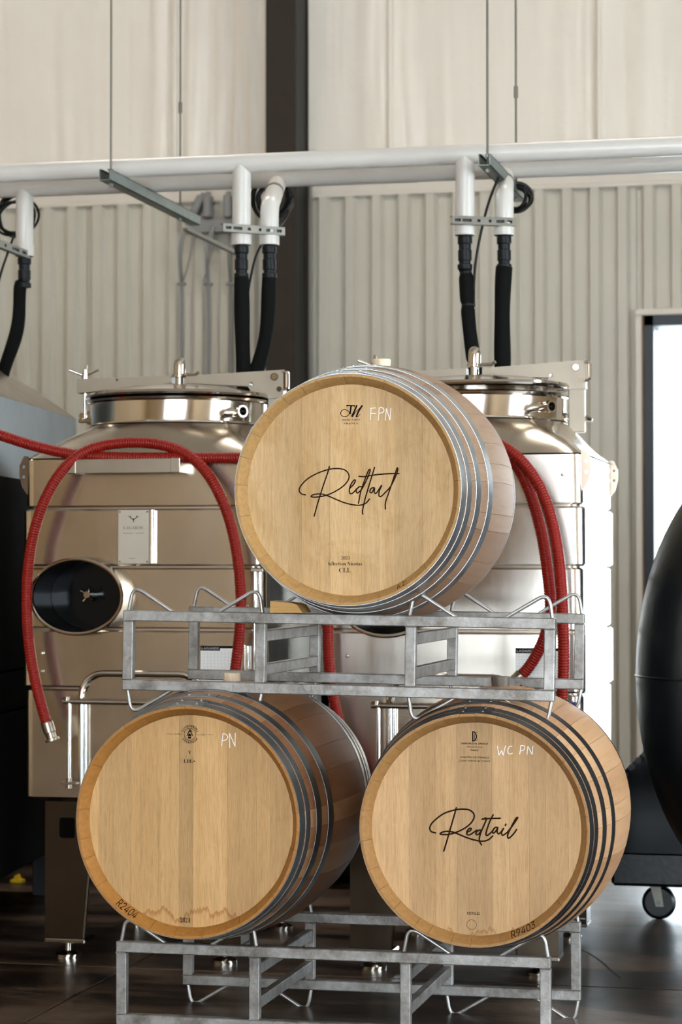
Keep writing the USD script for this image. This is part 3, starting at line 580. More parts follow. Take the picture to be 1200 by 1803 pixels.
# ------------------------------------------------------------------ stainless tanks
YT = 7.29; YB_ = YT
tw = .838
def tank(name, label, pxl, pxr, lid_up=0.0, tilt=0.0, skin='steel'):
    xl, xr = P(pxl, 900, YT)[0], P(pxr, 900, YT)[0]; X = (xl + xr) / 2; h = tw / 2
    T = thing(name, label, 'tank', (X, YT + h, 0))
    Z = lambda y: P(250, y, YT)[2]
    zS, zA, zB, zC, zD, zE = 1.652, 1.482, 1.288, 1.083, .888, .520
    def prism(hw, z0, z1, r=.035, b=.006):
        a = rrect(-hw, hw, -hw, hw, r); rings = []
        pts = np.array(a.exterior.coords)[:-1]
        lv = [(z0, 1 - b / hw), (z0 + b, 1), (z1 - b, 1), (z1, 1 - b / hw)]
        n = len(pts); v = np.vstack([np.c_[pts * s, np.full(n, zz)] for zz, s in lv]); f = []
        for k in range(3):
            i = np.arange(n); j = (i + 1) % n; f += [np.stack([k * n + i, k * n + j, (k + 1) * n + j], 1), np.stack([k * n + i, (k + 1) * n + j, (k + 1) * n + i], 1)]
        v = np.vstack([v, [0, 0, z0], [0, 0, z1]]); i = np.arange(n); j = (i + 1) % n
        f += [np.stack([np.full(n, 4 * n), j, i], 1), np.stack([np.full(n, 4 * n + 1), 3 * n + i, 3 * n + j], 1)]
        t = trimesh.Trimesh(v, np.vstack(f), process=False)
        return (v, np.vstack(f)) if t.volume > 0 else (v, np.vstack(f)[:, ::-1])
    mxo, mzo, ma, mb = -.205, P(140, 1050, YT)[2], .152, .118
    def oval(a, b, y0, y1, n=56):
        th = np.arange(n) * 2 * np.pi / n; v = np.vstack([np.c_[mxo + a * np.cos(th), np.full(n, yy), mzo + b * np.sin(th)] for yy in (y0, y1)])
        v = np.vstack([v, [mxo, y0, mzo], [mxo, y1, mzo]]); i = np.arange(n); j = (i + 1) % n
        f = np.vstack([np.stack([i, j, n + j], 1), np.stack([i, n + j, n + i], 1), np.stack([np.full(n, 2 * n), j, i], 1), np.stack([np.full(n, 2 * n + 1), n + i, n + j], 1)])
        t = trimesh.Trimesh(v, f, process=False); return (v, f) if t.volume > 0 else (v, f[:, ::-1])
    hole = man(oval(ma, mb, -h - .1, -h + .28))
    hw = h - .007
    for z0, z1, w_ in ((zA, zS, hw), (zB, zA, h), (zC, zB, hw), (zD, zC, h), (zE, zD, hw)):
        m = prism(w_, z0 + .003, z1 - .003)
        if z0 < mzo + mb and z1 > mzo - mb: m = man(m) - hole
        part(T, 'body_band', m, M[skin], smooth=28)
    core = man(prism(hw - .012, zE + .02, zS - .01)) - hole
    part(T, 'body_core', core, M['steel_sat'], smooth=28)
    # shoulder: square to round
    n = 128; th = np.arange(n) * 2 * np.pi / n; sq = np.array(rrect(-hw, hw, -hw, hw, .035).exterior.segmentize(.004).coords); sa = np.arctan2(sq[:, 1], sq[:, 0]); od = np.argsort(sa)
    sr = np.interp(th, np.r_[sa[od] - 2 * np.pi, sa[od], sa[od] + 2 * np.pi], np.tile(np.hypot(*sq[od].T), 3)); Rn = .306; zN = 1.775
    rings = []
    for u in np.linspace(0, 1, 9):
        r_ = sr * (1 - u) + Rn * u; zz = zS - .004 + (zN - zS) * (u ** .92); rings.append(np.c_[r_ * np.cos(th), r_ * np.sin(th), np.full(n, zz)])
    v = np.vstack(rings); i, j = np.meshgrid(np.arange(8), np.arange(n), indexing='ij'); j2 = (j + 1) % n
    qd = np.stack([i * n + j, i * n + j2, (i + 1) * n + j2, (i + 1) * n + j], -1).reshape(-1, 4)
    part(T, 'shoulder', (v, np.vstack([qd[:, [0, 1, 2]], qd[:, [0, 2, 3]]])), M['steel'], smooth=35)
    part(T, 'neck', lathe([(Rn + .004, zN - .004), (Rn, zN + .004), (Rn, 1.845), (Rn + .010, 1.850), (Rn + .012, 1.857), (Rn - .004, 1.862), (Rn - .01, 1.80)], 96), M['steel_pol'], smooth=40)
    # lid
    lz = 1.862 + lid_up; Rl = Rn + .016
    lp = [(0, lz), (Rl - .01, lz), (Rl, lz + .004), (Rl + .002, lz + .010), (Rl - .004, lz + .018), (Rl - .03, lz + .022), (.2, lz + .042), (.1, lz + .052), (0, lz + .055)]
    lid = lathe(lp, 96)
    if lid_up: lid = rot(lid, (0, 1, 0), -.012, (Rl, 0, lz))
    LD = part(T, 'lid', lid, M['steel_pol'], smooth=40)
    gz = lz + .05
    part(LD, 'relief_valve', cat(lathe([(.014, gz), (.014, gz + .03), (.026, gz + .032), (.026, gz + .042), (.0215, gz + .044), (.0215, gz + .075), (.019, gz + .089), (.012, gz + .098), (0, gz + .101)], 28),
                                 sweep([(.02, -.02, gz + .037), (.06, -.02, gz + .037), (.075, -.026, gz + .045)], .006, 8)), M['steel_pol'], smooth=40)
    # lid arm: two tapering channels, left clamp and right hinge
    az = 1.925 + lid_up * .8
    tl = lambda m: rot(m, (0, 1, 0), tilt, (.36, 0, az))
    def arm(xa, za0, za1, xb, zb0, zb1): return face(Polygon([(xa, za0), (xb, zb0), (xb, zb1), (xa, za1)]), .024, .048)
    part(T, 'lid_arm', tl(man(arm(-.366, az - .032, az + .018, -.024, az - .002, az + .024)) - man(cyl((-.22, -.1, az + .012), (-.22, .1, az + .012), .0045))), M['arm_steel'], smooth=False)
    ra = unary_union([Polygon([(.03, az - .004), (.25, az - .018), (.375, az - .018), (.375, az + .036), (.03, az + .022)]), Polygon([(.25, az - .018), (.275, az - .06), (.375, az - .06), (.375, az - .018)])])
    part(T, 'hinge_arm', tl(man(face(ra, .024, .048)) - man(cyl((.262, -.1, az - .012), (.262, .1, az - .012), .008))), M['arm_steel'], smooth=False)
    part(T, 'hinge_pin', cat(cyl((.345, -.032, az + .012), (.345, .032, az + .012), .010), sweep(fillet([(.372, -.026, az + .03), (.392, -.026, az + .026), (.392, -.026, az - .028), (.375, -.026, az - .034)], .008), .004, 8)), M['steel_pol'])
    part(T, 'hinge_post', bx(.318, .372, -.016, .02, 1.735, az - .055, .003), M['arm_steel'], smooth=False)
    part(T, 'hinge_bracket', tl(cat(bx(.372, .386, -.020, .024, az - .030, az + .034, .003), cyl((.345, -.031, az + .012), (.345, -.024, az + .012), .013), cyl((.362, -.031, az - .030), (.362, -.024, az - .030), .009))), M['steel_leg'])
    part(T, 'swing_bolt', cat(cyl((-.345, 0, 1.80), (-.345, 0, az + .052), .005), bx(-.365, -.318, -.012, .012, 1.79, 1.806, .003), cyl((-.352, -.014, 1.815), (-.352, .014, 1.815), .010), bx(-.335, -.305, -.01, .01, 1.785, 1.83, .003)), M['steel_pol'])
    part(T, 'wing_nut', cat(cyl((-.345, 0, az + .018), (-.345, 0, az + .040), .011, n=12), cyl((-.345, 0, az + .030), (-.398, -.012, az + .050), .0045), cyl((-.345, 0, az + .030), (-.290, -.012, az + .050), .0045), cyl((-.345, 0, az + .03), (-.343, .01, az + .068), .0048)), M['steel_pol'])
    # short pipe stub on the neck
    dv = np.array([.77, -.64, 0]); p0 = dv * (Rn - .01) + [0, 0, 1.806]
    outp = [p0, p0 + dv * .085]
    part(T, 'pipe_stub', cat(sweep(outp, .0165, 24, cap=False), sweep(outp, .0145, 24, cap=False), sweep([p0 + dv * .076, p0 + dv * .086], .021, 24, cap=False), lathe_ring(p0 + dv * .086, dv, .0145, .021), lathe_ring(p0 + dv * .076, dv, .0145, .021)), M['steel_pol'])
    part(T, 'pipe_bore', cat(sweep([p0 + dv * .03, p0 + dv * .034], .0146, 20)), M['well_shade'])
    # lifting ears with two holes
    for sx in (-1, 1):
        for sy in (-1, 1):
            e = Polygon([(0, 1.53), (.018, 1.555), (.027, 1.59), (.027, 1.625), (.012, 1.655), (0, 1.655)]).buffer(.002)
            for zz in (1.588, 1.622): e = e.difference(Point(.015, zz).buffer(.0055))
            v, f = face(e, .003, .006); v[:, 0] = sx * (hw - .004 + v[:, 0]); v[:, 1] += sy * (h - .03)
            part(T, 'lifting_ear', (v, f if sx > 0 else f[:, ::-1]), M['steel_ear'], smooth=False)
    # oval manway
    rim = [(mxo + (ma + .004) * math.cos(t), -h - .062, mzo + (mb + .004) * math.sin(t)) for t in np.arange(64) * 2 * np.pi / 64]
    MW = part(T, 'manway_rim', cat(sweep(rim, .0065, 10, closed=True), ovaltube(mxo, mzo, ma + .003, mb + .003, -h - .062, -h + .02)), M['steel_pol'])
    part(MW, 'manway_well', ovaltube(mxo, mzo, ma - .002, mb - .002, -h - .055, -h + .24), M['well_shade'])
    part(MW, 'manway_door', man(oval(ma - .003, mb - .003, -h + .11, -h + .13)), M['well_shade'], smooth=20)
    part(MW, 'door_knob', mv(cat([cyl((0, 0, 0), (.028 * math.cos(a), -.012, .028 * math.sin(a)), .006, .004, 10) for a in (1.2, 2.6, 4.1, 5.6)] + [cyl((0, .05, 0), (0, -.02, 0), .011)]), (mxo - .0, -h + .06, mzo + .005)), M['steel_pol'])
    # hose bracket across the front
    bz0, bz1 = 1.594, 1.640
    part(T, 'hose_bracket', cat(bx(-.236, .146, -h - .070, -h - .064, bz0, bz1, .001), bx(-.240, -.205, -h - .072, -h + .01, bz0 - .001, bz1 + .002, .002), bx(.118, .150, -h - .072, -h + .01, bz0 - .001, bz1 + .002, .002)), M['steel_sat'], smooth=False)
    # name plate
    pz0, pz1, px0, px1 = P(240, 992, YT)[2], P(240, 898, YT)[2], -.080, .024
    NP = part(T, 'name_plate', mv(face(rrect(px0, px1, pz0, pz1, .003), 0, .003), (0, -h - .002, 0)), M['steel_plate'], smooth=False)
    pc = (px0 + px1) / 2; W_ = px1 - px0
    deer = [Point(pc, pz1 - .031).buffer(.0030), LineString([(pc, pz1 - .031), (pc, pz1 - .039)]).buffer(.0013)] + [LineString(smooth2([(pc + s * .003, pz1 - .029), (pc + s * .008, pz1 - .027), (pc + s * .012, pz1 - .020)])).buffer(.0014) for s in (-1, 1)] + [LineString([(pc + s * .010, pz1 - .024), (pc + s * .017, pz1 - .021)]).buffer(.0010) for s in (-1, 1)]
    part(NP, 'etched_emblem', mv(face(unary_union(deer), 0, .0004), (0, -h - .0052, 0)), M['ink'], smooth=False)
    part(NP, 'etched_lettering', mv(face(fit(glyphs('LAGARDE', 'serif'), px0 + .017, px1 - .018, pz1 - .063, .0095), 0, .0004), (0, -h - .0052, 0)), M['etched'], smooth=False)
    part(NP, 'etched_line', mv(face(unary_union([sbox(px0 + .017, pz1 - .077, px0 + .05, pz1 - .0755), sbox(px0 + .06, pz1 - .077, px1 - .016, pz1 - .0755), sbox(px0 + .036, pz0 + .016, px0 + .058, pz0 + .0175)]), 0, .0004), (0, -h - .0052, 0)), M['etched'], smooth=False)
    for sx in (px0 + .005, px1 - .005):
        for sz in (pz0 + .006, pz1 - .006): part(NP, 'plate_screw', mv(lathe([(0, -.003), (.0025, -.002), (.003, 0)], 10, 'y'), (sx, -h - .005, sz)), M['rivet_dark'])
    part(T, 'thermometer_well', cat(cyl((px1 + .013, -h - .008, pz0 + .001), (px1 + .013, -h - .008, pz1), .0105, n=28)), M['gauge'])
    # data card with writable grid
    cx0, cx1, cz1 = .203, .343, P(400, 1137, YT)[2]; cz0 = cz1 - .125
    DC = part(T, 'data_card', mv(face(sbox(cx0, cz0, cx1, cz1), 0, .002), (0, -h - .009, 0)), M['paper'], smooth=False)
    part(DC, 'card_header', mv(face(unary_union([sbox(cx0, cz1 - .016, cx0 + .066, cz1), sbox(cx0, cz1 - .008, cx1, cz1)]), 0, .0004), (0, -h - .0112, 0)), M['ink'], smooth=False)
    part(DC, 'header_lettering', mv(face(fit(glyphs('LAGARDE'), cx0 + .004, cx0 + .062, cz1 - .012, .0065), 0, .0003), (0, -h - .0117, 0)), M['grid'], smooth=False)
    part(DC, 'grid_lines', mv(face(unary_union([sbox(cx0, cz1 - .016 - k * .0105, cx1, cz1 - .0154 - k * .0105) for k in range(1, 10)] + [sbox(cx0 + k * .0117, cz0, cx0 + k * .0117 + .0006, cz1 - .017) for k in range(1, 12)]), 0, .0003), (0, -h - .0112, 0)), M['grid'], smooth=False)
    part(T, 'card_rail', cat(bx(cx1, cx1 + .006, -h - .014, -h, cz0, cz1 + .003, .001), cyl((cx1 + .018, -h - .012, cz0), (cx1 + .018, -h - .012, cz1), .007)), M['gauge'])
    # level tubes at the right edge
    for dx in (.388, .406) if not lid_up else (): part(T, 'level_tube', cyl((dx, -h - .022, .62), (dx, -h - .022, zB - .004), .0052), M['gauge'])
    for zz in (.64, .95, zB - .01) if not lid_up else (): part(T, 'tube_clip', bx(.376, .418, -h - .032, -h + .01, zz - .006, zz + .006, .002), M['steel_sat'], smooth=False)
    # studs
    for sx, zz in ((-.343, P(68, 1150, YT)[2]), (-.343, P(68, 1182, YT)[2]), (.352, 1.578), (.352, 1.162)):
        part(T, 'stud', mv(lathe([(0, -.010), (.004, -.009), (.0055, -.004), (.0055, .004)], 12, 'y'), (sx, -h, zz)), M['rivet'])
    # rectangular emptying door
    dz1, dz0, dw = P(243, 1186, YT)[2], .535, .205
    fr_ = np.array(rrect(-dw, dw, dz0, dz1, .075).exterior.segmentize(.03).coords)[:-1]
    DR = part(T, 'emptying_door_frame', sweep(np.c_[fr_[:, 0], np.full(len(fr_), -h - .008), fr_[:, 1]], .011, 10, closed=True), M['steel_pol'])
    part(DR, 'emptying_door', mv(face(rrect(-dw + .018, dw - .018, dz0 + .018, dz1 - .018, .062), 0, .012), (0, -h - .004, 0)), M['steel'], smooth=False)
    bz = P(230, 1237, YT - .06)[2]
    part(DR, 'door_bar', cat(cyl((-.252, -h - .055, bz), (.252, -h - .055, bz), .0085), cyl((-.238, -h - .055, bz + .003), (-.238, -h - .055, bz + .016), .011)), M['steel_sat'])
    for dx in (-.230, .230):
        part(DR, 'clamp_rod', cyl((dx, -h - .055, .585), (dx, -h - .055, bz), .0072), M['gauge'])
        part(DR, 'clamp_foot', cat(bx(dx - .026, dx + .03, -h - .07, -h - .038, .578, .586, .002), cyl((dx, -h - .055, .565), (dx, -h - .055, .598), .010)), M['steel_sat'])
    for dx in (-.190, .190): part(DR, 'guide_rail', cat(cyl((dx - .006, -h - .03, .56), (dx - .006, -h - .03, bz), .007), cyl((dx + .008, -h - .03, .56), (dx + .008, -h - .03, bz), .005)), M['gauge'])
    # sloping bottom and legs
    zz0, zz1 = zE, .40
    rings = []
    for u in np.linspace(0, 1, 5): r_ = sr * (1 - u) + .12 * u; rings.append(np.c_[r_ * np.cos(th), r_ * np.sin(th), np.full(n, zz0 + .006 + (zz1 - zz0) * u)])
    v = np.vstack(rings); i, j = np.meshgrid(np.arange(4), np.arange(n), indexing='ij'); j2 = (j + 1) % n
    qd = np.stack([i * n + j, (i + 1) * n + j, (i + 1) * n + j2, i * n + j2], -1).reshape(-1, 4)
    part(T, 'bottom', (v, np.vstack([qd[:, [0, 1, 2]], qd[:, [0, 2, 3]]])), M['steel_leg'], smooth=35)
    for sx in (-1, 1):
        for sy in (-1, 1):
            pl = Polygon([(-.335, .066), (-.205, .066), (-.168, .515), (-.335, .515)]).difference(rrect(-.285, -.232, .395, .462, .006))
            v, f = face(pl, 0, .006)
            sl = face(Polygon([(0, .066), (.10, .066), (.13, .515), (0, .515)]), 0, .005); sv = np.c_[-.335 + sl[0][:, 1] * -1, sl[0][:, 0], sl[0][:, 2]]
            rod_ = sweep([(-.205, .004, .066), (-.168, .004, .50)], .007, 8)
            bv, bf = cat((v, f), (sv, sl[1]), rod_)
            bv[:, 1] += -h + .012
            def put(vf):
                a, b = tm(vf); a = a.copy(); a[:, 0] *= -sx; a[:, 1] *= -sy; return a, (b if sx * sy > 0 else b[:, ::-1])
            LG = part(T, 'leg', put((bv, bf)), M['steel_leg'], smooth=False)
            part(LG, 'levelling_foot', put(cat(bx(-.337, -.197, -h + .004, -h + .115, .050, .064, .003), cyl((-.268, -h + .05, .012), (-.268, -h + .05, .05), .012), mv(lathe([(0, .0), (.042, 0), (.042, .010), (.02, .02), (0, .022)], 24), (-.268, -h + .05, 0)))), M['steel_pol'])
    T.X, T.h = X, h
    return T
def lathe_ring(p, d, r0, r1, n=24):
    p, d = np.asarray(p, float), np.asarray(d, float) / np.linalg.norm(d); a = np.cross(d, [0, 0, 1.0]); a /= np.linalg.norm(a); b = np.cross(d, a)
    th = np.arange(n) * 2 * np.pi / n; ring = np.cos(th)[:, None] * a + np.sin(th)[:, None] * b
    v = np.vstack([p + r0 * ring, p + r1 * ring]); i = np.arange(n); j = (i + 1) % n
    return v, np.vstack([np.stack([i, j, n + j], 1), np.stack([i, n + j, n + i], 1)])
def ovaltube(x, z, a, b, y0, y1, n=64):
    th = np.arange(n) * 2 * np.pi / n; v = np.vstack([np.c_[x + a * np.cos(th), np.full(n, yy), z + b * np.sin(th)] for yy in (y0, y1)])
    i = np.arange(n); j = (i + 1) % n; return v, np.vstack([np.stack([i, j, n + j], 1), np.stack([i, n + j, n + i], 1)])
M['steel_plate'] = plain('nameplate_steel', (.44, .395, .33), .45, .8, vary=.05)
T1 = tank('wine_tank', 'square stainless wine tank on the left with an open oval manway', 30, 476)
T2 = tank('wine_tank', 'square stainless wine tank behind the upper barrel with its lid ajar', 573, 1025, lid_up=.016, tilt=-.02, skin='steel_matte')
# taller square tank further left, turned a little, dark reflections on its lower walls painted as black sheets
a3, b3 = CAM + (FV * FPX + RV * (0 - 600) - UV * (697 - 901.5)) * (8.0 / FPX), CAM + (FV * FPX + RV * (139 - 600) - UV * (740 - 901.5)) * (9.3 / FPX)
e3 = (b3 - a3)[:2] / np.linalg.norm((b3 - a3)[:2]); n3 = np.array([e3[1], -e3[0]]); W3 = 1.5; c3 = b3[:2] - e3 * W3 / 2 - n3 * W3 / 2; an3 = math.atan2(e3[1], e3[0]) - math.pi / 2; zt3 = (a3[2] + b3[2]) / 2
T3 = thing('wine_tank', 'taller stainless tank at the left picture edge, its lower walls painted black for their dark reflections', 'tank', (c3[0], c3[1], 0))
t3 = lambda m: rot(m, (0, 0, 1), an3)
sq3 = np.array(rrect(-W3 / 2, W3 / 2, -W3 / 2, W3 / 2, .06).exterior.coords)[:-1]
def loft(levels):
    n = len(sq3); v = np.vstack([np.c_[sq3 * k, np.full(n, z)] for z, k in levels]); f = []
    for k in range(len(levels) - 1):
        i = np.arange(n); j = (i + 1) % n; f += [np.stack([k * n + i, k * n + j, (k + 1) * n + j], 1), np.stack([k * n + i, (k + 1) * n + j, (k + 1) * n + i], 1)]
    return v, np.vstack(f)
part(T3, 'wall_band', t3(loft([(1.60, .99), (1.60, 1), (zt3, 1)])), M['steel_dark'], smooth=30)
part(T3, 'roof', t3(loft([(zt3, 1), (zt3 + .012, .985), (zt3 + .34, .40), (zt3 + .34, .36)])), M['steel_sat'], smooth=30)
part(T3, 'neck', t3(mv(lathe([(.30, 0), (.30, .12), (.33, .12), (.33, .15), (0, .2)], 64), (0, 0, zt3 + .33))), M['steel_pol'])
for z0, z1 in ((.22, .78), (.79, .92), (.93, 1.60)): part(T3, 'painted_reflection', t3(loft([(z0, .95), (z0, 1.008), (z0 + .006, 1.012), (z1 - .006, 1.012), (z1, 1.008), (z1, .95)])), M['rubber'], smooth=30)  # dark reflections of the lower walls, painted as black bands
for sx in (-1, 1):
    for sy in (-1, 1): part(T3, 'leg', t3(bx(sx * .66 - .06, sx * .66 + .06, sy * .66 - .06, sy * .66 + .06, 0, .24, .004)), M['blackfit'], smooth=False)
# saucer on the right tank's shoulder, blue valve
q = P(1014, 732, YT + .46)
single('vent_cover', rot(mv(lathe([(0, .010), (.035, .007), (.056, -.004), (.055, -.014), (.02, -.016), (0, -.012)], 32), q), (0, 1, 0), .12, q), M['steel_ear'], 'round steel vent cover behind the hinge of the right tank', 'vent cover')
q = P(1007, 1243, YT - .07)
single('valve_handle', cat(bx(q[0] - .018, q[0] + .018, YT - .085, YT - .055, q[2] - .014, q[2] + .012, .006), cyl((q[0], YT - .07, q[2] - .02), (q[0], YT + .01, q[2] - .02), .011)), M['blue'], 'small blue valve handle low on the right tank', 'valve')

# ------------------------------------------------------------------ red hoses
def hose(label, pts, ends=(None, None)):
    w = np.array([P(*p) for p in pts]); q = spline(w, .0022); s = np.arange(len(q)) * .0022
    r = .0176 + .0011 * np.sin(2 * np.pi * s / .0088)
    mid = q[len(q) // 2]
    T = thing('red_hose', label, 'hose', (q[0][0], q[0][1], q[0][2]))
    part(T, 'hose_wall', sweep(q, r, 16), M['red'], smooth=True, world=True)
    for e, k in zip(ends, (0, -1)):
        if e:
            d = q[0] - q[6] if k == 0 else q[-1] - q[-7]; d /= np.linalg.norm(d); p = q[k]
            prof = [(.0, .0195), (.004, .0205), (.034, .0200), (.036, .0165), (.054, .0165), (.056, .0235), (.064, .0235), (.064, .0001)]
            part(T, 'end_fitting', sweep([p + d * a for a, _ in prof], [b for _, b in prof], 24), M['steel_sat'], smooth=30, world=True, label='steel hose coupling')
    return T
YH = YT - .095
hose('red ribbed hose hung in an arch over the left tank, steel coupling at its end', [(82, 1272, YH), (67, 1220, YH), (52, 1140, YH), (47, 1050, YH), (56, 955, YH), (85, 868, YH), (130, 808, YT - .06), (180, 785, YT - .03), (240, 779, YT - .02), (295, 786, YT - .03), (345, 812, YT - .06), (380, 858, YH), (405, 920, YH), (419, 990, YH), (424, 1060, YH), (420, 1130, YH), (411, 1200, YH), (400, 1270, YH), (385, 1360, YH)], (1, None))
hose('long red hose running level from the left edge and drooping down the right tank', [(-260, 690, YT + .0), (-120, 728, YT - .05), (0, 766, YT - .05), (60, 785, YT - .04), (130, 800, YT - .03), (220, 806, YT - .035), (330, 806, YT - .04), (430, 806, YT - .05), (520, 803, YT - .06), (620, 795, YT - .06), (740, 780, YT - .06), (830, 775, YT - .06), (885, 795, YH), (917, 832, YH - .01), (940, 890, YH - .01), (955, 950, YH - .015), (965, 1020, YH - .02), (968, 1080, YH - .02), (957, 1125, YH - .01), (937, 1165, YH), (918, 1188, YH)], (None, 1))
hose('red hose looping down between the tanks and over the right tank', [(655, 1415, YH), (640, 1385, YH), (612, 1320, YH), (591, 1250, YH), (580, 1180, YH), (577, 1100, YH), (582, 1000, YH), (600, 900, YH), (650, 815, YT - .07), (740, 772, YT - .09), (830, 772, YT - .10), (890, 789, YH - .045), (938, 838, YH - .05), (966, 900, YH - .055), (981, 970, YH - .06), (988, 1040, YH - .06), (991, 1110, YH - .06), (991, 1190, YH - .05), (985, 1260, YH - .04), (975, 1340, YH - .02)])

# ------------------------------------------------------------------ overhead pipework
YP, YP2 = 8.05, 8.38
zp = P(600, 281, YP)[2]; RP = .0345
lx, rx = -8.5, 4.5
def drop(T, px, py0, py1, Y, elbow=None, py_e=None):
    x = P(px, py1, Y)[0]; z1 = P(px, py1, Y)[2]
    if elbow is None: path = np.array([(x, Y, zp), (x, Y, z1)])
    else:
        e = P(px, py_e, Y); path = fillet([(e[0] - .045, YP2, zp), (e[0] - .042, YP2 - .005, zp - .02), (e[0], Y, e[2]), (e[0], Y, z1)], .05, 8)
    part(T, 'drop_pipe', sweep(path, .0335, 24), M['pvc'], smooth=40, world=True)
    if elbow is not None:
        k = len(path) // 2; part(T, 'coupling_ring', sweep([path[2] * .55 + path[10] * .45, path[2] * .5 + path[10] * .5], .0348, 24), M['strut_light'], world=True)
    part(T, 'end_cap', lathe_x((x, Y, z1), .0335, .036), M['pvc'], smooth=40, world=True)
    return np.array([x, Y, z1])
def lathe_x(p, r, r2): return mv(lathe([(r, .045), (r2, .042), (r2, .002), (r2 - .003, 0), (0, 0)], 24), p)
PF = thing('water_pipe', 'long white plastic pipe hung overhead, the nearer of two', 'pipe', (lx, YP, zp))
part(PF, 'pipe_run', cyl((lx, YP, zp), (rx, YP, zp), RP, n=40), M['pvc'], smooth=40, world=True)
PB = thing('water_pipe', 'long white plastic pipe hung overhead, just behind the nearer one', 'pipe', (lx, YP2, zp))
part(PB, 'pipe_run', cyl((lx, YP2, zp), (rx, YP2, zp), RP, n=40), M['pvc'], smooth=40, world=True)
A1 = drop(PF, 425, 305, 432, YP); B1 = drop(PF, 818, 287, 415, YP)
Y2 = YP + .05
A2 = drop(PB, 474, 315, 432, Y2, True, 365); B2 = drop(PB, 887, 300, 415, Y2, True, 345); C2 = drop(PB, 43, 335, 452, YP2)
C1 = drop(PF, -42, 320, 462, YP)
def insul(label, start, pts, r=.0255, rings=()):
    T = thing('drop_hose', label, 'hose', tuple(start)); x, y, z0 = start
    part(T, 'coupling', mv(lathe([(0, .01), (.022, .01), (.022, -.004), (.026, -.006), (.026, -.028), (.022, -.031), (.0215, -.05), (.0245, -.052), (.0245, -.088), (.021, -.09), (.021, -.10), (.0265, -.102), (.0265, -.118), (0, -.12)], 20), start), M['blackfit'], world=True)
    w = np.array([(x, y, z0 - .11)] + [P(a, b, yy) for a, b, yy in pts]); q = spline(w, .01); s = np.arange(len(q)) * .01
    rr = r + .0012 * np.sin(s * 23 + x * 9)
    for k in rings: rr = rr - .006 * np.exp(-((s - k) / .010) ** 2)
    part(T, 'foam_sleeve', sweep(q, rr, 18), M['rubber'], smooth=True, world=True)
    for k in rings:
        i = min(int(k / .01), len(q) - 2); part(T, 'cable_tie', sweep([q[i] - (q[i + 1] - q[i]) * .3, q[i] + (q[i + 1] - q[i]) * .3], r - .0035, 14), M['cable'], world=True)
insul('straight black insulated hose dropping from the left pair of white pipes', A1, [(426, 560, YP), (428, 640, YP + .01), (432, 700, YP + .03)], .0275)
insul('black insulated hose bending left below the elbowed pipe beside the column', A2, [(472, 540, Y2), (466, 600, Y2), (452, 650, Y2 - .01), (440, 690, Y2 - .01)], .026)
insul('wavy black insulated hose with tied waists, dropping to the right tank lid', B1, [(821, 500, YP), (824, 556, YP), (830, 610, YP), (838, 660, YP + .02)], .0255, (.02, .13, .33))
insul('straight black insulated hose at the right end of the pipe drops', B2, [(884, 540, Y2), (884, 620, Y2), (885, 690, Y2)], .0285)
insul('black insulated hose at the far left edge, curving out of the picture', C2, [(37, 500, YP2), (33, 560, YP2), (18, 620, YP2), (0, 690, YP2)], .0255)
insul('black insulated hose mostly outside the left picture edge', C1, [(-42, 540, YP), (-30, 600, YP), (-22, 680, YP)], .0255)
# slotted clamp channels across each pair of drops
def clamp(label, pa, pb, py, Ya, Yb):
    a3, b3 = P(pa, py, Ya), P(pb, py, Yb); z = P((pa + pb) / 2, py, (Ya + Yb) / 2)[2]; w = math.hypot(b3[0] - a3[0], b3[1] - a3[1]); an = math.atan2(b3[1] - a3[1], b3[0] - a3[0])
    T = thing('clamp_channel', label, 'pipe clamp', ((a3[0] + b3[0]) / 2, (Ya + Yb) / 2, z))
    go = lambda m: mv(rot(m, (0, 0, 1), an), (a3[0], a3[1], z))
    sl = [sbox(w * u0, -.004, w * u1, .004).buffer(.0015) for u0, u1 in ((.05, .13), (.17, .30), (.40, .44), (.58, .61), (.70, .82), (.87, .94))]
    part(T, 'channel_face', go(face(sbox(0, -.0125, w, .0125).difference(unary_union(sl)), 0, .003)), M['strut_light'], smooth=False, world=True)
    part(T, 'channel_lip', go(cat(bx(0, w, -.003, .020, .0115, .0145), bx(0, w, -.003, .020, -.0145, -.0115))), M['strut_light'], smooth=False, world=True)
    part(T, 'channel_back', go(bx(.002, w - .002, .004, .006, -.0115, .0115)), M['strut_dark'], smooth=False, world=True)
clamp('slotted metal clamp channel joining the drop pipes beside the column', 392, 501, 404, YP - .10, YP + .05)
clamp('slotted metal clamp channel joining the right-hand pair of drop pipes', 795, 907, 389, YP - .076, YP + .03)
clamp('slotted metal clamp channel at the left picture edge', -60, 52, 428, YP - .345, YP + .33)
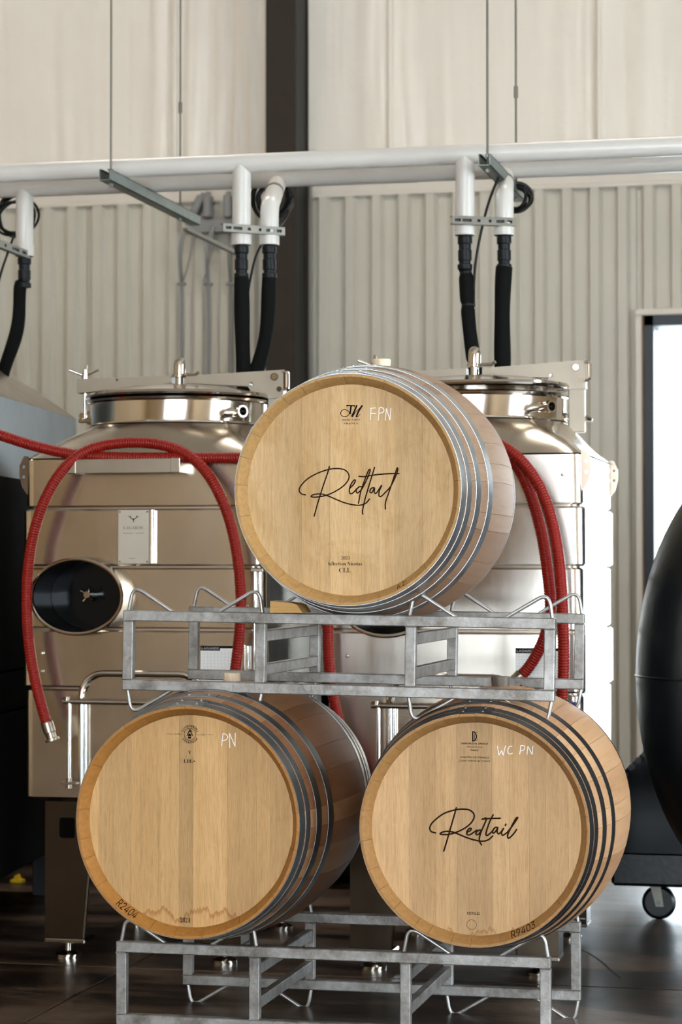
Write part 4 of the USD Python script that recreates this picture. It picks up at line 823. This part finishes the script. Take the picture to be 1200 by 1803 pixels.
# trapeze channels under the pipes, each hung on two rods
def trapeze(label, pf, pyf, Yf, Yb):
    a = P(pf, pyf, Yf); zt = zp - RP - .001; T = thing('strut_channel', label, 'strut channel', (a[0], Yf, zt))
    x = a[0]; w = .0205
    part(T, 'channel', cat(bx(x - w, x + w, Yf, Yb, zt - .040, zt - .0375), bx(x - w, x - w + .0025, Yf, Yb, zt - .04, zt), bx(x + w - .0025, x + w, Yf, Yb, zt - .04, zt), bx(x - w, x - .010, Yf, Yb, zt - .0025, zt), bx(x + .010, x + w, Yf, Yb, zt - .0025, zt)), M['strut'], smooth=False, world=True)
    k = Yf + .06
    while k < Yb - .05:
        part(T, 'slot', bx(x - w - .0008, x - w + .0002, k, k + .028, zt - .028, zt - .012), M['strut_dark'], smooth=False, world=True) if k < Yf + .9 else None; k += .05
    for yy in (YP, YP2): part(T, 'pipe_strap', sweep([(x, yy + (RP + .002) * math.cos(t), zp + (RP + .002) * math.sin(t)) for t in np.linspace(-.6, math.pi + .6, 18)], .0025, 6), M['strut'], smooth=True, world=True) if yy > YP + 9 else None
    return x, zt
tx1, zt1 = trapeze('grey-green strut channel under the pipes at the left, seen end on', 184, 314, YP - .20, YP + .93)
tx2, zt2 = trapeze('short grey-green strut channel under the pipes beside the right drops', 852, 292, YP - .20, YP + .62)
for x, yy, zt, lb in ((tx1, YP - .13, zt1, 'threaded rod hanging the front end of the left strut channel'), (tx1, YP + .72, zt1, 'threaded rod hanging the rear end of the left strut channel'),
                      (tx2, YP - .13, zt2, 'threaded rod hanging the front end of the right strut channel'), (tx2, YP + .52, zt2, 'threaded rod hanging the rear end of the right strut channel')):
    T = thing('hanger_rod', lb, 'hanger rod', (x, yy, zt - .05))
    part(T, 'rod', cyl((x, yy, zt - .055), (x, yy, ZC), .0042, n=8), M['strut_light'], world=True)
    part(T, 'nut', cat(cyl((x, yy, zt), (x, yy, zt + .010), .009, n=6), cyl((x, yy, zt - .052), (x, yy, zt - .042), .009, n=6)), M['strut'], smooth=False, world=True)
    if yy > YP: part(T, 'rod_coupler', cyl((x, yy, P(308, 190, yy)[2] - .022), (x, yy, P(308, 190, yy)[2] + .022), .008, n=6), M['strut_light'], smooth=False, world=True)
a, b = P(326, 384, YP + .93), P(398, 414, 9.75)
single('brace_rail', bx(a[0] - .012, a[0] + .012, YP + .93, 9.75, zt1 - .058, zt1 - .042, .003), M['strut_light'], 'thin pale rail running on from the left strut channel to the wall', 'rail', smooth=False)
zc = P(350, 333, 8.6)[2]
CT = thing('conduit_run', 'thin dark conduit running level behind and below the white pipes', 'conduit', (lx, 8.6, zc))
part(CT, 'conduit', cyl((lx, 8.6, zc), (P(735, 318, 8.6)[0], 8.6, zc), .006, n=10), M['strut'], world=True)
for p0_, p1_, py in ((105, 196, 343), (516, 560, 328), (690, 965, 310)):
    a, b = P(p0_, py, 8.55)[0], P(p1_, py, 8.55)[0]; part(CT, 'mounting_strip', bx(a, b, 8.53, 8.57, zc - .006, zc + .010, .002), M['strut'], smooth=False, world=True)
# coils of black cable
def coil(label, px, py, Y, rpx, tail):
    c0 = P(px, py, Y); R0 = rpx * mpp(px, Y); T = thing('cable_coil', label, 'cable coil', tuple(c0)); g = np.random.default_rng(int(px))
    for k in range(7):
        r = R0 * (1 - .045 * k) ; off = g.normal(0, .006, 3); th = np.linspace(0, 2 * np.pi, 40)
        p = np.c_[c0[0] + off[0] + r * np.cos(th), c0[1] + off[1] + .02 * np.sin(th * 2 + k), c0[2] + off[2] + r * np.sin(th)]
        part(T, 'cable_turn', sweep(p, .0052, 8), M['cable'], smooth=True, world=True)
    if tail: part(T, 'cable_tail', sweep(spline([P(*t) for t in tail], .01), .0048, 8), M['cable'], smooth=True, world=True)
coil('coil of black cable hung behind the elbowed pipe beside the column', 480, 352, YP2 + .09, 34, [(514, 350, YP2 + .09), (475, 415, Y2 + .05), (455, 440, Y2), (444, 475, Y2), (436, 520, Y2), (432, 600, Y2 + .05)])
coil('coil of black cable at the right-hand pipe drops', 908, 348, YP2 + .09, 25, [(878, 310, Y2), (862, 350, Y2), (852, 385, Y2 - .05), (843, 425, Y2 - .06), (836, 470, Y2 - .06), (834, 540, Y2 - .03)])
coil('coil of black cable at the left picture edge', 26, 380, YP2 + .12, 36, [(24, 416, Y2 + .1), (12, 450, Y2 + .05), (2, 480, Y2), (-10, 530, Y2)])
# junction gear on the wall left of the column
YJ = YW - .10
q = P(365, 392, YJ)
J = thing('junction_panel', 'dark grey conduit junction with three angled fittings on the wall beside the column', 'conduit junction', tuple(q))
a, b = P(328, 390, YJ)[0], P(425, 390, YJ)[0]
part(J, 'bar', bx(a, b, YJ - .02, YJ + .03, P(370, 410, YJ)[2], P(370, 386, YJ)[2], .004), M['conduit'], smooth=False, world=True)
for px, tilt in ((348, .45), (367, 0), (403, 0)):
    e = P(px, 366, YJ); m = cat(bx(-.022, .022, -.05, .03, -.06, .07, .008), cyl((0, -.01, .07), (0, -.01, .09), .016))
    part(J, 'fitting', mv(rot(m, (0, 1, 0), tilt), e), M['conduit'], smooth=False, world=True)
for px, bow in ((319, 1), (366, 1), (406, 1)):
    pts = [P(px + 12 * bow, 398, YJ - .02), P(px + 2, 420, YJ - .03), P(px - 2, 455, YJ - .02), P(px, 500, YJ + .03), P(px, 700, YJ + .03), P(px, 980, YJ + .03)]
    part(J, 'conduit', sweep(spline(pts, .02), .011, 10), M['conduit'], smooth=True, world=True)
    part(J, 'conduit_clip', bx(*(lambda u: (u[0] - .024, u[0] + .024, u[1] - .012, u[1] + .02, u[2] - .007, u[2] + .007))(P(px, 500, YJ + .03)), .003), M['conduit'], smooth=False, world=True)
for px in (338, 374): part(J, 'cable', sweep(spline([P(px, 402, YJ - .03), P(px - 2, 440, YJ - .03), P(px - 8, 470, YJ - .02), P(px - 16, 495, YJ)], .02), .005, 8), M['conduit'], smooth=True, world=True)

# ------------------------------------------------------------------ black egg-shaped tank and wheeled tub at the right
YE = 7.75; cE = P(1406, 1190, YE); kE = mpp(1200, YE)
RE = P(1406, 1190, YE)[0] - P(1111, 1190, YE)[0]; RE *= .97; HE = .79
zE = cE[2]
prof = [(RE * math.sin(t) ** .95 if 0 < t < math.pi else 0, zE - HE * math.cos(t)) for t in np.linspace(.5, math.pi, 40)]
prof = [(0, prof[0][1])] + prof
E_ = thing('egg_tank', 'large black egg-shaped plastic tank at the right picture edge', 'tank', (cE[0], YE, 0))
part(E_, 'shell', mv(lathe(prof, 96), (cE[0], YE, 0)), M['poly'], smooth=True, world=True)
part(E_, 'stand', mv(lathe([(.27, 0), (.30, 0), (.30, .30), (.27, .30)], 48, close=True), (cE[0], YE, 0)), M['poly'], smooth=30, world=True)
part(E_, 'mould_seam', mv(lathe([(RE - .004, zE - .005), (RE + .003, zE - .003), (RE + .003, zE + .003), (RE - .004, zE + .005)], 96), (cE[0], YE, 0)), M['poly'], smooth=True, world=True)
yb = 8.42; xb0 = P(1075, 1500, yb)[0]; xb1 = xb0 + 1.05
zb0, zb1 = P(1150, 1562, yb)[2], P(1150, 1497, yb)[2]
TB = thing('wheeled_tub', 'low glossy black tub on casters behind the egg-shaped tank', 'tub', ((xb0 + xb1) / 2, yb + .4, 0))
part(TB, 'chassis', bx(xb0, xb1, yb, yb + .85, zb0, zb1, .012), M['poly'], smooth=False, world=True)
zr = P(1120, 1325, yb)[2]
side = Polygon([(xb0 - .03, zb1), (xb1, zb1), (xb1, zr + .05), (xb0 + .22, zr + .04), (xb0 + .12, zr - .02), (xb0 + .02, zr - .12)]).buffer(.03).buffer(-.012)
part(TB, 'tub_wall', mv(face(side, 0, .85), (0, yb + .85, 0)), M['bin'], smooth=30, world=True)
rimp = [(xb0 + .0, zr - .14), (xb0 + .10, zr - .02), (xb0 + .21, zr + .055), (xb0 + .40, zr + .075)]
part(TB, 'ribbed_rim', cat([cyl((x_, yb - .012, z_), (x_, yb + .86, z_), .011) for x_, z_ in smooth2([(a, b - .006) for a, b in rimp], 4)]), M['poly'], smooth=30, world=True)
w0 = PZ(1160, 1618, 0)
for dx in (0, .72):
    x_, y_, r_ = w0[0] + dx, max(w0[1], yb + .06), .062
    CW = part(TB, 'caster_wheel', mv(rot(lathe([(0, -.018), (r_ - .012, -.018), (r_, -.010), (r_, .010), (r_ - .012, .018), (0, .018)], 40), (1, 0, 0), math.pi / 2), (x_, y_, r_)), M['poly'], world=True)
    part(CW, 'caster_fork', cat(face(Polygon([(x_ - .035, zb0), (x_ + .005, zb0), (x_ + .018, r_ - .014), (x_ - .010, r_ - .014)]), y_ - .021, .004), face(Polygon([(x_ - .045, zb0), (x_ + .0, zb0), (x_ + .012, r_ - .010), (x_ - .012, r_ - .010)]), y_ + .025, .004), bx(x_ - .05, x_ + .03, y_ - .03, y_ + .03, zb0 - .005, zb0 + .002)), M['strut_light'], smooth=False, world=True)
    part(CW, 'axle', cyl((x_, y_ - .030, r_), (x_, y_ + .030, r_), .007), M['rivet_dark'], world=True)
# small yellow thing far behind the left tanks
q = PZ(30, 1553, 0)
if q[1] > YW - .2: q = np.array([q[0], YW - .3, 0])
single('yellow_wedge', mv(face(Polygon([(-.022, 0), (.027, 0), (.027, .011), (.011, .013), (.004, .032), (-.004, .028), (-.008, .015), (-.022, .011)]), .02, .04), (q[0], q[1], 0)), M['yellow'], 'small yellow plastic piece on the floor far behind the left tanks', 'plastic piece', smooth=False)

# tall black poly tanks added in a row behind the steel tanks to darken their reflections
for i, (x_, lb) in enumerate(((-5.35, 'tall black plastic tank added at the far left edge behind the steel tanks'), (-4.15, 'tall black plastic tank added left of the left steel tank'), (-2.95, 'tall black plastic tank added mostly hidden behind the left steel tank'), (-1.75, 'tall black plastic tank added to darken the steel sides in the gap'))):
    T = thing('added_tank', lb, 'tank', (x_, 9.75, 0), group=None); R_s = .585
    part(T, 'shell', lathe([(0, 0), (R_s - .03, 0), (R_s, .03)] + [q for k in range(5) for q in ((R_s, .12 + .27 * k), (R_s + .012, .135 + .27 * k), (R_s + .012, .165 + .27 * k), (R_s, .18 + .27 * k))] + [(R_s, 1.36), (R_s - .05, 1.45), (.25, 1.55), (0, 1.55)], 64), M['poly'], smooth=30)
    part(T, 'lid', lathe([(0, 1.55), (.22, 1.55), (.22, 1.59), (.20, 1.60), (0, 1.60)], 40), M['poly'], smooth=30)
